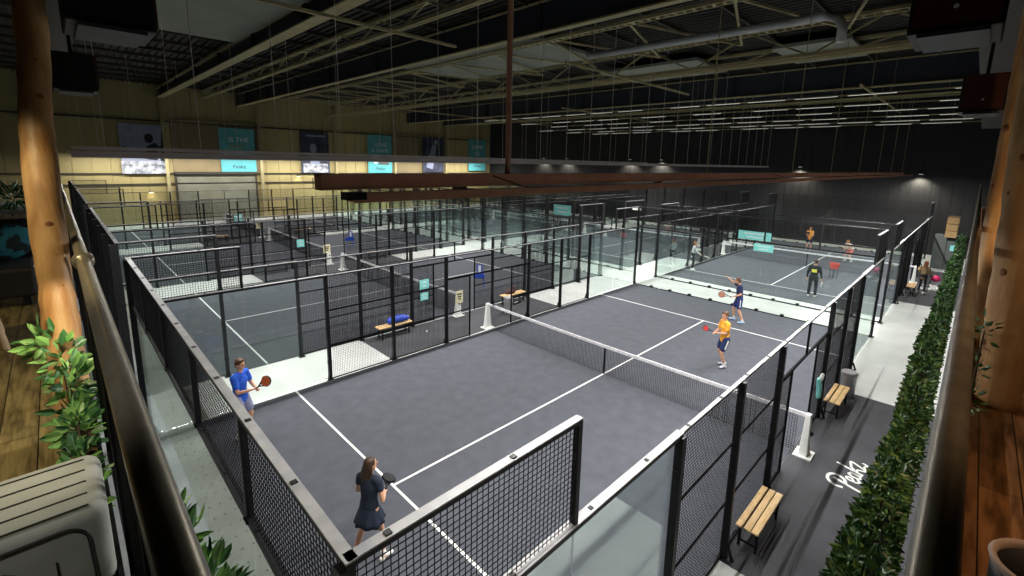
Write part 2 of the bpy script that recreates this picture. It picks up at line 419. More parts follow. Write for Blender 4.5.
def make_net():
    t = thing('court_net', '', 'net')
    b = MB()
    x = -.05
    zt = lambda x: .90 - .04 * math.sin(PI * x / 10)
    k = 0
    while x < 10.05: b.bar((x, 0, .03), (x, 0, zt(x)), .006, caps=False); x += .05
    for j in range(17):
        f = .03 + .052 * j
        for i in range(10):
            b.bar((i, 0, f * zt(i) / .9), (i + 1, 0, f * zt(i + 1) / .9), .006, caps=False)
    b.build('net_mesh', M['net'], t)
    b = MB()
    for i in range(10): b.bar((i - (.2 if i == 0 else 0), 0, zt(i) + .01), (i + 1 + (.2 if i == 9 else 0), 0, zt(i + 1) + .01), .03, .085)
    b.build('net_tape', M['tape'], t)
    MB().box((4.975, -.012, .02), (5.025, .012, .86)).build('center_strap', M['net'], t)
    for X, s in ((-.2, -1), (10.2, 1)):
        b = MB(); k = len(b.v)
        for (z, hx, hy) in ((0, .085, .14), (.9, .05, .065), (.96, .045, .055)):
            b.v += [(X - hx, -hy, z), (X + hx, -hy, z), (X + hx, hy, z), (X - hx, hy, z)]
        for r in range(2):
            for i in range(4): j = (i + 1) % 4; b.face((k + r * 4 + i, k + r * 4 + j, k + r * 4 + 4 + j, k + r * 4 + 4 + i))
        b.face((k + 3, k + 2, k + 1, k)); b.face((k + 8, k + 9, k + 10, k + 11))
        p = b.build('net_post', M['white'], t); bevel(p, .012)
        MB().box((X - .17, -.21, 0), (X + .17, .21, .035)).build('post_foot', M['white'], p)
        MB().box((X + s * .075, -.03, .5), (X + s * .12, .03, .58)).build('crank', M['black'], p)
    return t
NAMES = [  # x0, y0, label words
    (0, 0, 'nearest court, where the four players in blue, navy and orange play'),
    (-12.2, 0, 'court next to the nearest one, benches and blue bag at its side'),
    (-24.4, 0, 'empty court third from the walkway, in front of the cream wall'),
    (-36.6, 0, 'farthest court by the rolling shutter'),
    (0, 22.3, 'court behind the nearest one, with the player in black'),
    (-12.2, 22.3, 'rear row court in the middle of the black wall'),
    (-24.4, 22.3, 'rear row court, third from the walkway'),
    (-36.6, 22.3, 'rear row court in the corner of cream and black walls')]
SH = [s for _, _, s in NAMES]
enc = make_enclosure('black framed glass and mesh enclosure of the ' + 'nearest court')
turf = make_turf(); net = make_net()
short = ['nearest court with four players', 'second court, blue bag at its side', 'third court before the last', 'last court by the rolling shutter',
         'court with the player in black', 'rear court, second from walkway', 'rear court, third from walkway', 'rear court in the cream corner']
for i, (x0, y0, nm) in enumerate(NAMES):
    if i == 0: e, t, n = enc, turf, net; n.location = (0, 10, 0)
    else:
        e = copy_tree(enc, (x0, y0, 0)); t = copy_tree(turf, (x0, y0, 0)); n = copy_tree(net, (x0, y0 + 10, 0))
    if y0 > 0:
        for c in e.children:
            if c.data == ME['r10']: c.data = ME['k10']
    if x0 < 0:
        kid(ME['p4'], 'post', e, (10.03, 2, 0), -PI / 2)
        for k in range(0, 6):
            kid(ME['pb'], 'post', e, (2 * k, -.09, 0), PI); kid(ME['pb'], 'post', e, (2 * k, 20.09, 0))
        kid(ME['pb'], 'post', e, (10.08, 18, 0), -PI / 2)
    tag(e, 'black framed glass and mesh walls of the ' + short[i], 'court enclosure', 'glass and mesh court enclosures')
    tag(t, 'dark grey turf with white lines, ' + short[i], 'court turf', 'court turfs')
    tag(n, 'white taped net between white posts, ' + short[i], 'net', 'court nets')

# small black brackets along the glass feet
# ------------------------------------------------------------------ benches, bins, signs
def make_bench():
    t = thing('bench', '', 'bench')
    for k in range(3):
        b = MB().box((-.17 + k * .118, -.65, .42), (-.17 + k * .118 + .105, .65, .45)); o = b.build('seat_slat', M['wood_bench'], t); bevel(o, .004)
    for y in (-.52, .52):
        for x in (-.13, .13): MB().box((x - .018, y - .018, .012), (x + .018, y + .018, .42)).build('leg', M['black'], t)
    b = MB()
    for y in (-.52, .52): b.box((-.15, y - .015, .39), (.15, y + .015, .42)); b.box((-.13, y - .01, .10), (.13, y + .01, .13))
    b.box((-.012, -.52, .10), (.012, .52, .13)); b.build('bench_frame', M['black'], t)
    return t
b0 = make_bench(); BENCH = [
    (10.24, 6.95, 'slatted wooden bench on the carpet, nearest to the camera'), (10.25, 12.75, 'slatted wooden bench beside the steel bin and walkway'),
    (-1.75, 7.0, 'slatted bench with a blue bag lying on it'), (-1.75, 12.85, 'slatted bench with dark clothes, beside the net with the bin'),
    (-13.9, 7.0, 'bench at the empty third court, front half of it'), (-13.9, 12.9, 'bench at the empty third court, back half of it'),
    (-26.1, 7.0, 'bench at the last court, nearer the balcony'), (-26.1, 12.9, 'bench at the last court, farther from the balcony'),
    (10.34, 29.2, 'bench by the person with ginger hair'), (10.34, 35.0, 'bench far down the walkway by the black wall')]
for i, (x, y, l) in enumerate(BENCH):
    o = b0 if i == 0 else copy_tree(b0, (0, 0, 0))
    o.location = (x, y, .008); tag(o, l, 'bench', 'slatted wooden benches beside the courts')
def make_bin():
    t = thing('litter_bin', '', 'bin')
    MB().lathe([(.17, .0), (.18, .03), (.18, .62), (.185, .63)], 24).build('body', M['steel'], t, smooth=False)
    MB().lathe([(.19, .63), (.19, .70), (.17, .72), (.12, .72)], 24).build('lid', M['cap'], t)
    return t
n0 = make_bin(); n0.location = (10.30, 13.85, .008); tag(n0, 'round steel litter bin next to the bench on the walkway', 'bin', 'steel litter bins')
n1 = copy_tree(n0, (-.85, 11.7, .008)); tag(n1, 'round steel litter bin behind the white net post', 'bin', 'steel litter bins')

def sign(name, c, w_, h_, axis, mat, label, mark='textwhite', nl=2, cat='sign'):
    """board hung on a fence; axis 'x' = board lies along x, 'y' = along y"""
    t = thing(name, label, cat, c, 0 if axis == 'x' else PI / 2)
    o = MB().box((-w_ / 2, -.008, -h_ / 2), (w_ / 2, .008, h_ / 2)).build('board', M[mat], t); bevel(o, .003)
    for s in (-1, 1):
        b = MB()
        for k in range(nl):
            z = h_ * (.22 - .4 * k / max(1, nl - 1)) if nl > 1 else 0
            b.box((-w_ * (.32 - .08 * k), s * .009 - .002, z - h_ * .06), (w_ * (.32 - .06 * k), s * .009 + .002, z + h_ * .06))
        b.build('print', M[mark], t)
    return t
sign('court_sign', (4.9, 22.22, 2.95), 1.45, .40, 'x', 'tealsign', 'long turquoise board on the mesh behind the nearest court')
sign('court_sign', (5.35, 22.22, 2.42), .85, .34, 'x', 'tealsign', 'short turquoise board under the long one')
sign('court_sign', (-5.1, 20.1, 3.4), 1.3, .6, 'x', 'tealsign', 'turquoise board high on the second court back wall')
sign('court_sign', (-2.1, 8.5, 1.55), .40, .36, 'y', 'tealsign', 'turquoise board on mesh above the blue bag bench')
sign('court_sign', (-2.1, 8.5, 1.08), .34, .28, 'y', 'tealsign', 'small turquoise board hung below the other on the mesh')
sign('notice', (-1.62, 9.78, .92), .34, .50, 'y', 'creamsign', 'cream notice on the white post of the second court', 'piping', 3)
sign('court_sign', (-14.3, 8.5, 1.4), .42, .42, 'y', 'tealsign', 'turquoise board beside the third court bench')
sign('notice', (-13.85, 9.75, 1.0), .40, .5, 'y', 'creamsign', 'cream notice on the third court net post', 'piping', 3)
sign('notice', (-26.05, 9.75, 1.0), .40, .5, 'y', 'creamsign', 'cream notice on the last court net post', 'piping', 3)
sign('court_sign', (-26.5, 8.5, 1.6), .5, .5, 'y', 'tealsign', 'turquoise board beside the last court')
sign('court_sign', (-.12, 20.02, 3.9), .5, .12, 'x', 'white', 'small white plate on top of the corner post between courts', 'cap', 1)

# blue ball carts
def make_cart():
    t = thing('ball_cart', '', 'ball cart')
    b = MB(); b.box((-.38, -.22, .62), (.38, .22, .65)); 
    for (a, c) in (((-.38, -.22, .62), (-.35, .22, .86)), ((.35, -.22, .62), (.38, .22, .86)), ((-.38, -.22, .62), (.38, -.19, .86)), ((-.38, .19, .62), (.38, .22, .86))): b.box(a, c)
    b.build('basket', M['blue'], t)
    for x in (-.33, .33):
        for y in (-.17, .17): MB().box((x - .015, y - .015, .0), (x + .015, y + .015, .62)).build('leg', M['blue'], t)
    MB().box((-.2, .2, .86), (.2, .225, 1.45)).build('score_board', M['blue'], t)
    MB().box((-.1, .19, .95), (.1, .2, 1.4)).build('score_print', M['white'], t)
    return t
c0 = make_cart(); c0.location = (-4.7, 13.4, .022); c0.rotation_euler = (0, 0, .7); c0.scale = (.7, .7, .75); tag(c0, 'blue ball cart with upright board on the second court', 'ball cart', 'blue ball carts')
copy_tree(c0, (-18.5, 13.3, .022), .7, 'blue ball cart with upright board on the third court', 'blue ball carts')

# bag on bench, clothes on bench, bottle etc.
def soft(b, name, mat, par=None, vox=.015, loc=None, rot=None):
    o = b.build(name, mat, par, loc=loc, rot=rot)
    md = o.modifiers.new('fuse', 'REMESH'); md.mode = 'VOXEL'; md.voxel_size = vox; md.use_smooth_shade = True
    s = o.modifiers.new('soft', 'SMOOTH'); s.iterations = 4; s.factor = .5
    return o
t = thing('sports_bag', 'blue sports bag lying on the second court bench', 'bag', (-1.75, 7.15, .455))
b = MB(); b.loft([(0, -.3, .13), (0, -.1, .15), (0, .15, .15), (.02, .34, .12)], [(.12, .12), (.14, .145), (.14, .14), (.10, .10)], 12); soft(b, 'bag_body', M['blue'], t)
b = MB(); b.loft([(.02, -.15, .27), (.04, -.08, .33), (.04, .08, .33), (.02, .15, .27)], [.012] * 4, 8); b.build('handle', M['black'], t)
b = MB(); b.lathe([(.03, 0), (.033, .14), (.02, .17), (.014, .2)], 14); tag(b.build('water_bottle', M['creamsign'], loc=(-1.72, 7.55, .458)), 'pale water bottle standing beside the blue bag', 'bottle')
t = thing('jacket', 'dark jacket heaped on the bench behind the net post', 'jacket', (-1.78, 12.75, .46))
b = MB(); b.ell((0, 0, .10), (.16, .26, .12)); b.ell((.02, .1, .2), (.10, .13, .14)); b.ell((-.02, -.2, .07), (.1, .14, .08)); soft(b, 'jacket_body', cloth('maroonblack', (.06, .025, .025)), t)
t = thing('sports_bag', 'black racket bag lying under the bench behind the net post', 'bag', (-1.62, 12.75, .02))
b = MB(); b.loft([(0, -.35, .1), (0, 0, .12), (0, .35, .09)], [(.15, .09), (.16, .11), (.12, .08)], 12); soft(b, 'bag_body', M['black'], t)
b = MB(); b.loft([(.15, -.1, .10), (.2, .0, .13), (.15, .12, .10)], [.012] * 3, 8); b.build('handle', M['white'], t)
t = thing('towel', 'crumpled turquoise and white towel hung on the court door frame', 'towel', (10.06, 11.35, 1.25))
b = MB(); b.loft([(0, 0, 0), (.02, .02, -.2), (.03, .0, -.42)], [(.05, .10), (.06, .12), (.05, .13)], 10); soft(b, 'towel_body', M['tealsign'], t)
b = MB(); b.loft([(.03, .02, .02), (.05, .04, .12)], [(.05, .08), (.04, .06)], 10); soft(b, 'towel_fold', M['white'], t)
b = MB(); b.ell((0, 0, 0), (.033, .033, .033)); tag(b.build('tennis_ball', M['white'], smooth=True, loc=(-1.3, 8.05, .043)), 'white ball lying on the carpet near the blue bag', 'ball')

# ------------------------------------------------------------------ floor lettering
def stroke(b, pts, w_):
    P = [Vector((p[0], p[1], 0)) for p in pts]
    # Catmull-Rom smoothing
    Q = []
    for i in range(len(P) - 1):
        p0, p1, p2, p3 = P[max(i - 1, 0)], P[i], P[i + 1], P[min(i + 2, len(P) - 1)]
        for k in range(6):
            t = k / 6; Q.append(.5 * ((2 * p1) + (-p0 + p2) * t + (2 * p0 - 5 * p1 + 4 * p2 - p3) * t * t + (-p0 + 3 * p1 - 3 * p2 + p3) * t ** 3))
    Q.append(P[-1])
    k = len(b.v); n = len(Q)
    for i, q in enumerate(Q):
        d = (Q[min(i + 1, n - 1)] - Q[max(i - 1, 0)]); d = d.normalized() if d.length > 1e-6 else Vector((1, 0, 0))
        s = Vector((-d.y, d.x, 0)) * (w_ / 2)
        b.v += [(q.x + s.x, q.y + s.y, .004), (q.x - s.x, q.y - s.y, .004), (q.x + s.x, q.y + s.y, 0), (q.x - s.x, q.y - s.y, 0)]
    for i in range(n - 1):
        a = k + i * 4; c = a + 4
        b.face((a + 1, c + 1, c, a)); b.face((a, c, c + 2, a + 2)); b.face((a + 3, c + 3, c + 1, a + 1))
def font_mesh(name, cu, mat):
    tmp = bpy.data.objects.new('tmp', cu); COL.objects.link(tmp); dg = bpy.context.evaluated_depsgraph_get(); dg.update()
    me = bpy.data.meshes.new_from_object(tmp.evaluated_get(dg)); bpy.data.objects.remove(tmp); me.materials.clear(); me.materials.append(mat)
    o = bpy.data.objects.new(name, me); COL.objects.link(o); return o
def floor_logo(loc, rz, sc, label):
    t = thing('floor_logo', label, 'floor lettering', loc, rz, 'floor lettering on the walkway carpets'); t.scale = (sc, sc, 1)
    b = MB()
    stroke(b, [(.10, -.18), (.22, .2), (.36, .62), (.42, .80)], 0.101)                      # P stem
    stroke(b, [(.02, .46), (-.02, .70), (.18, .92), (.50, .94), (.66, .76), (.56, .52), (.30, .42)], 0.101)
    stroke(b, [(.62, .24), (.80, .34), (.78, .48), (.66, .42), (.62, .22), (.72, .10), (.90, .20)], 0.074)   # e
    stroke(b, [(1.14, .40), (1.02, .46), (.92, .30), (.96, .12), (1.08, .16), (1.18, .42), (1.14, .14), (1.26, .14)], 0.074)  # a
    stroke(b, [(1.26, .08), (1.36, .45), (1.50, .90)], 0.088)                                # k
    stroke(b, [(1.58, .50), (1.46, .40), (1.36, .30), (1.50, .26), (1.56, .08), (1.68, .12)], 0.074)
    stroke(b, [(1.62, .48), (1.76, .52), (1.92, .52), (1.80, .30), (1.68, .08), (1.86, .12), (2.02, .08), (2.10, .22)], 0.081)  # z
    stroke(b, [(.95, -.22), (1.3, -.14), (1.75, -.10), (1.70, -.25)], 0.081)                 # underline
    b.build('script_letters', M['white'], t)
    cu = bpy.data.curves.new('word', 'FONT'); cu.body = 'PADEL'; cu.size = .30; cu.extrude = .002; cu.space_character = 1.1
    o = font_mesh('word', cu, M['white']); o.parent = t; o.location = (1.05, -.55, .003)
    return t
floor_logo((11.29, 9.35, .009), PI / 2, .58, 'white painted Peakz Padel logo on dark carpet beside the bench')
floor_logo((11.34, 30.9, .009), PI / 2, .80, 'white painted logo on the carpet by the ginger haired person')

# ------------------------------------------------------------------ hanging trays and lights
def area(name, loc, sx, sy, power, col=(1, .97, .92), rot=(0, 0, 0), par=None, spread=None):
    l = bpy.data.lights.new(name, 'AREA'); l.shape = 'RECTANGLE'; l.size = sx; l.size_y = sy; l.energy = power; l.color = col
    if spread: l.spread = spread
    o = bpy.data.objects.new(name, l); COL.objects.link(o); o.location = loc; o.rotation_euler = rot
    if par: o.parent = par
    return o
LK = 1.0
def tray(x, y0, y1, z0, z1, label, w_=.18, h_=.07, mat='tray', step=2.0, rodw=.014, power=1500, name='lighting_tray', rods=None, chamfer=False):
    t = thing(name, label, 'hanging light rail', (x, y0, z0))
    L_ = y1 - y0; dz = z1 - z0; b = MB()
    b.box((-w_ / 2, 0, 0), (w_ / 2, L_, .015)); b.box((-w_ / 2, 0, -.055), (-w_ / 2 + .012, L_, h_)); b.box((w_ / 2 - .012, 0, -.055), (w_ / 2, L_, h_)); b.box((-w_ / 2, 0, -.055), (w_ / 2, .012, 0))
    y = .4
    while y < L_: b.box((-w_ / 2, y, h_ - .02), (w_ / 2, y + .04, h_)); y += 1.5
    b.build('tray_body', M[mat], t)
    ys = rods or [y0 + .5 + i * step for i in range(int((L_ - .5) / step) + 1)]
    for yy in ys: MB().bar((0, yy - y0, h_ - .01), (0, yy - y0, ZR - z0 + .1), rodw, rodw).build('hanger_rod', M['tray'] if rodw < .03 else M['rust'], t)
    lb = MB(); n = int(L_ / 3)
    for i in range(n): lb.box((-.045, i * 3 + .3, -.03), (.045, i * 3 + 2.8, 0))
    lb.build('lamp_housing', M['white'], t)
    eb = MB()
    for i in range(n): eb.box((-.035, i * 3 + .32, -.038), (.035, i * 3 + 2.78, -.03))
    eb.build('lamp_tube', M['emit'], t)
    if power: area('light_line', (0, L_ / 2, -.062), .14, L_ - .6, power * LK, par=t)
    t.rotation_euler = (math.atan2(dz, L_), 0, 0)
    return t
tray(-.25, -.6, 40, 6.09, 6.18, 'long grey lighting tray on wires over the gap between the two nearest courts', step=1.6, power=1500)
tray(-12.45, .0, 42.5, 6.3, 6.3, 'grey lighting tray over the gap beside the third court', step=2.4, power=1500)
tray(-24.65, .0, 42.5, 6.4, 6.4, 'grey lighting tray over the gap beside the last court', step=2.4, power=820)
tray(-37.2, .0, 42.5, 6.15, 6.15, 'grey lighting tray in front of the cream wall', step=3.2, power=1300)
# rust brown beam with its light rail
t = thing('brown_beam', 'rust brown steel beam hanging on rods across the nearest courts', 'hanging beam', (8.0, .74, 5.85))
b = MB(); b.box((-.07, 0, 0), (.07, 42.2, .012)); b.box((-.07, 0, .128), (.07, 42.2, .14)); b.box((-.008, .02, .012), (.008, 42.2, .128)); b.box((.052, 0, .012), (.062, 42.2, .128)); b.box((-.07, 0, .0), (.07, .012, .14))
b.build('beam_body', M['rust'], t)
for yy, w_ in ((2.3, .045), (8.1, .018), (14.3, .018), (19.4, .018), (25.1, .018), (30.6, .018), (35.8, .018), (41.4, .018)):
    MB().bar((0, yy, .14), (0, yy, 6.1), w_, w_).build('hanger_rod', M['rust'] if w_ > .03 else M['olive'], t)
for yy in (1.5, 6, 12, 18, 24, 30, 36): MB().box((-.05, yy, -.05), (.05, yy + .12, 0)).build('clamp', M['black'], t)
t2 = thing('light_rail', 'slim copper coloured light rail hanging below the rust brown beam', 'hanging light rail', (8.62, .75, 5.83))
b = MB(); b.box((-.05, 0, -.02), (.05, 41.5, .03)); b.box((-.05, 0, -.045), (-.042, 41.5, -.02)); b.box((.042, 0, -.045), (.05, 41.5, -.02)); b.build('rail_body', M['rust'], t2)
MB().box((-.06, -.06, -.02), (.06, .1, .04)).build('end_cap', M['black'], t2)
b = MB()
for i in range(13): b.box((-.03, i * 3.1 + .3, -.032), (.03, i * 3.1 + 2.9, -.02))
b.build('lamp_tube', M['emit'], t2)
for yy in (2, 12, 22, 32, 41): MB().bar((0, yy, .03), (-.58, yy, .14), .012).build('arm', M['black'], t2)
area('light_line', (0, 20.7, -.048), .07, 40.5, 1750 * LK, par=t2)

# thin bright tubes high under the roof at the far end
R0 = random.Random(5); _o = MB().box((0, -.02, -.015), (2.1, .02, 0)).build('tube', M['emit_soft']); TUBE = _o.data; bpy.data.objects.remove(_o)
def roof_tube(x0, x1, y, z):
    b = MB(); x = x0
    t = thing('roof_light', 'row of slim light tubes under the far roof', 'ceiling light', (x0, y, z), 0, 'rows of slim tubes under the far roof')
    MB().box((0, -.05, 0), (x1 - x0, .05, .06)).build('housing', M['olive'], t)
    while x < x1 - 1.2:
        kid(TUBE, 'tube', t, (x - x0, 0, 0)); x += 2.6 + (1.7 if R0.random() < .3 else 0)
    b = MB(); x = 1.
    while x < x1 - x0: b.bar((x, 0, .06), (x, 0, 11.9 - z), .012); x += 5.2
    b.build('wires', M['olive'], t)
for k, (y, z) in enumerate(((30.4, 10.1), (33.6, 9.9), (36.0, 9.75), (38.5, 9.6), (41, 9.5), (43.2, 9.45))):
    roof_tube(-24 + 2 * (k % 3), 12, y, z)

# wall lamps
def wall_lamp(loc, rz, label, power):
    t = thing('wall_lamp', label, 'wall lamp', loc, rz)
    MB().box((-.14, 0, -.06), (.14, .16, .06)).build('housing', M['black'], t)
    if rz == PI: MB().box((-.02, 0, -.02), (.02, .55, .02)).build('lamp_arm', M['black'], t)
    MB().box((-.12, .02, -.075), (.12, .2, -.055)).build('lamp_face', M['emit_wall'] if rz != PI else M['emit_soft'], t)
    l = bpy.data.lights.new('wall_spot', 'SPOT'); l.energy = power; l.spot_size = 2.2; l.spot_blend = .8; l.shadow_soft_size = .06; l.color = (1, .93, .72) if rz else (1, 1, 1)
    o = bpy.data.objects.new('wall_spot', l); COL.objects.link(o); o.parent = t; o.location = (0, .5 if rz == PI else .14, -.12); o.rotation_euler = (-.12, 0, 0)
for y, z in ((5.0, 2.75), (17.4, 4.1), (25.8, 4.1), (39.8, 4.05)): pass
WL = ((5.0, 2.9, 'lit wall lamp low on the cream wall beside the shutter'), (17.4, 4.2, 'lit wall lamp right of the rolling shutter'),
      (25.8, 4.2, 'lit wall lamp under the middle turquoise poster'), (39.8, 4.1, 'lit wall lamp under the farthest turquoise poster'))
for y, z, l in WL: wall_lamp((XW + .12, y, z), -PI / 2, l, 14)
for x, z, l in ((-28.4, 6.75, 'first of the downlights on the black wall from the cream corner'), (-24.5, 6.75, 'second downlight on the black wall from the cream corner'),
                (-15.6, 6.75, 'third downlight on the black wall from the cream corner'), (-11.9, 6.75, 'fourth downlight on the black wall from the cream corner'),
                (1.0, 6.3, 'fifth downlight on the black wall from the cream corner'), (8.9, 5.95, 'downlight on the black wall above the walkway end')):
    wall_lamp((x, YW - .02, z), PI, l, 330)

# ------------------------------------------------------------------ posters on the cream wall
def text(body, size, loc, par, mat, align='CENTER'):
    cu = bpy.data.curves.new('lettering', 'FONT'); cu.body = body; cu.size = size; cu.extrude = .004; cu.align_x = align
    o = font_mesh('lettering', cu, mat); o.parent = par; o.location = loc; o.rotation_euler = (PI / 2, 0, 0); return o
# local frame of a poster: x along wall (+Y of hall), -y is the front; the Empty is turned so the front faces the courts
def poster(y0, y1, z0, z1, mat, label):
    t = thing('poster', label, 'poster', (XW + .24, (y0 + y1) / 2, z0), PI / 2, 'tall posters high on the cream wall')
    MB().box((-(y1 - y0) / 2, -.02, 0), ((y1 - y0) / 2, .02, z1 - z0)).build('print_sheet', M[mat], t); return t
p = poster(3.3, 6.4, 4.45, 8.6, 'photo_grey', 'photo poster of a dark haired player leaning at a railing')
b = MB(); b.box((-1.6, -.03, 0), (1.5, -.024, 1.05)); b.build('pale_band', M['photo_pale'], p)
b = MB(); b.bar((-1.4, -.03, 2.1), (.4, -.03, 1.9), .02, .1); b.bar((-1.5, -.03, 1.6), (.5, -.03, 1.35), .02, .18); b.bar((1.2, -.03, 1.1), (1.5, -.03, 4.0), .02, .3)
b.bar((-1.3, -.03, 2.3), (-1.3, -.03, 1.3), .02, .08); b.build('railing_print', M['photo_dark'], p)
b = MB(); b.loft([(.5, -.03, 1.2), (.6, -.03, 2.2), (.9, -.03, 2.5)], [(.35, .012), (.42, .012), (.2, .012)], 10); b.ell((.4, -.03, 3.0), (.3, .012, .42)); b.loft([(.5, -.03, 2.5), (1.2, -.03, 2.3), (1.5, -.03, 1.9)], [(.15, .01)] * 3, 8); b.build('figure_print', M['photo_dark'], p)
p = poster(10.45, 13.45, 4.5, 8.7, 'teal', 'turquoise poster reading IS THE NUMBER above the rolling shutter')
text('IS THE', .62, (.1, -.03, 2.95), p, M['textwhite']); text('MOST', .55, (0, -.03, 2.3), p, M['textgold']); text('NUMBER', .62, (0, -.03, 1.55), p, M['textwhite']); text('Peakz', .5, (0, -.03, .45), p, M['photo_navy'])
p = poster(17.75, 20.75, 4.5, 8.8, 'photo_navy', 'dark navy photo poster right of the rolling shutter')
b = MB(); b.box((-1.3, -.03, .05), (1.3, -.024, 1.0)); b.build('pale_band', M['photo_pale'], p)
b = MB(); b.ell((-.2, -.03, 2.6), (.35, .01, .5)); b.loft([(-.1, -.03, .9), (0, -.03, 2.1)], [(.5, .01), (.4, .01)], 10); b.box((-.9, -.03, 3.8), (1.2, -.024, 4.0)); b.build('figure_print', M['photo_grey'], p)
p = poster(25.3, 28.4, 4.5, 8.9, 'teal', 'turquoise poster reading LOVE in the middle of the wall')
text('LOVE', .6, (.1, -.03, 3.1), p, M['textwhite']); text('A GAME', .6, (0, -.03, 2.4), p, M['textwhite']); b = MB(); b.ell((-.6, -.03, 1.5), (.35, .01, .45)); b.build('racket_print', M['textwhite'], p); b = MB(); b.box((-.2, -.03, .95), (1.1, -.024, 2.0)); b.build('picture_print', M['grey_door'], p); text('Peakz', .5, (0, -.03, .35), p, M['photo_navy'])
p = poster(32.8, 36.0, 4.6, 9.0, 'photo_navy', 'dark blue photo poster between the two farthest turquoise ones')
b = MB(); b.loft([(-.6, -.03, .5), (-.2, -.03, 2.0), (.2, -.03, 3.4)], [(.5, .01), (.5, .01), (.3, .01)], 10); b.ell((.4, -.03, 3.8), (.3, .01, .35)); b.build('figure_print', M['photo_grey'], p)
p = poster(40.3, 43.4, 4.8, 9.1, 'teal', 'turquoise poster at the far corner against the black wall')
text('GAME', .75, (0, -.03, 3.0), p, M['textwhite']); text('# 1', .75, (0, -.03, 2.1), p, M['textwhite']); text('PADEL', .4, (0, -.03, 1.5), p, M['textgold']); text('Peakz', .5, (0, -.03, .5), p, M['photo_navy'])

# ------------------------------------------------------------------ balcony (two arms meeting under the camera)
struct(MB().box((-6, -7.9, 4.2), (16.9, -.92, 4.5)), 'floor_balcony_left', M['deck'])
struct(MB().box((12.22, -.92, 4.2), (16.9, 30, 4.5)), 'floor_balcony_right', M['deck2'])
def rail(name, p, q, label, steps):
    t = thing(name, label, 'handrail'); b = MB(); P = Vector(p); Q = Vector(q); n = 24
    b.loft([P.lerp(Q, i / n) for i in range(n + 1)], [.0275] * (n + 1), 20); b.build('handrail_tube', M['rail'], t, smooth=True)
    for s in steps:
        c = P.lerp(Q, s); MB().bar((c.x, c.y, 4.5), (c.x, c.y, c.z - .02), .035, .035).build('post', M['black'], t)
        MB().lathe([(.05, -.05), (.055, 0), (.05, .05)], 14, (c.x, c.y, c.z)).build('bracket', M['rail'], t) if False else None
    return t
rl = rail('balcony_handrail', (-5, -.835, 5.6), (12.06, -.835, 5.6), 'round steel handrail of the balcony beside the quilted seat', [i / 17 for i in range(0, 17)])
b = MB(); x = -5
while x < 11.2: b.bar((x, -.835, 4.5), (x, -.835, 5.56), .014); x += .12
b.build('baluster', M['black'], rl)
b = MB(); b.bar((-5, -.835, 4.58), (12.06, -.835, 4.58), .03, .03); b.build('lower_rail', M['black'], rl)
rr = rail('balcony_handrail', (12.135, -.76, 5.6), (12.135, 29, 5.6), 'round steel handrail of the balcony beside the hedge', [i / 20 for i in range(1, 21)])
b = MB(); b.bar((12.135, -.76, 4.58), (12.135, 29, 4.58), .03, .03); b.build('lower_rail', M['black'], rr)
# clamp joint on the left rail
tag(MB().lathe([(.034, -.05), (.043, -.02), (.043, .02), (.034, .05)], 18).build('pipe_clamp', M['rail'], rl, smooth=True, loc=(9.0, -.835, 5.6), rot=(0, PI / 2, 0)))

# leaves
def leaf(b, p, d, up, L_, W_, mi=0):
    d = d.normalized(); s = d.cross(up); s = s.normalized() if s.length > 1e-4 else Vector((1, 0, 0)); n = s.cross(d).normalized()
    k = len(b.v); P = [p, p + d * L_ * .35 + s * W_ * .5 + n * L_ * .05, p + d * L_ * .75 + s * W_ * .35, p + d * L_ - n * L_ * .08, p + d * L_ * .75 - s * W_ * .35, p + d * L_ * .35 - s * W_ * .5 + n * L_ * .05, p + d * L_ * .5 - n * L_ * .06]
    b.v += [tuple(q) for q in P]
    b.face((k, k + 1, k + 6), mi); b.face((k + 1, k + 2, k + 6), mi); b.face((k + 2, k + 3, k + 6), mi); b.face((k + 3, k + 4, k + 6), mi); b.face((k + 4, k + 5, k + 6), mi); b.face((k + 5, k, k + 6), mi)
R_ = random.Random(3)
def rv(): return Vector((R_.gauss(0, 1), R_.gauss(0, 1), R_.gauss(0, 1))).normalized()
ht = thing('hedge', 'long dense green hedge along the outside of the balcony beside the walkway', 'hedge', (12.045, 0, 4.4))
b = MB(); b.box((-.055, .1, 0), (.04, 10.2, .2)); b.build('planter_box', M['black'], ht)
b = MB(); b2 = MB()
for i in range(24000):
    u = R_.random(); y = .1 + 10 * u ** 1.6
    zf = R_.random() ** .8
    top = .70 + .05 * math.sin(y * 2.3 + 1) + .03 * math.sin(y * 7)
    hw = (.062 - .02 * zf) * (1 - .04 * y) * (1 + .15 * math.sin(y * 3.1) + .1 * math.sin(y * 9.7 + 1)); a = R_.choice((-1, -1, -1, 1)) * R_.random() ** .35
    p = Vector((-.02 + hw * a, y, .12 + (top - .12) * zf))
    if p.x > .045: p.x = .045 - R_.random() * .05
    d = (Vector((a * .7, 0, .5)) + rv() * .9)
    k_ = .82 + .015 * y
    leaf(b if R_.random() < .72 else b2, p, d, rv(), (.026 + .020 * R_.random()) * k_, (.014 + .009 * R_.random()) * k_)
b.build('hedge_leaves', M['leaf'], ht); b2.build('young_leaves', M['leaf2'], ht)
b = MB(); y = .2
while y < 10: b.bar((-.04, y, .2), (-.03, y + .05, .6), .006); y += .3
o = b.build('hedge_stems', M['stemm'], ht); o['kind'] = 'stuff'
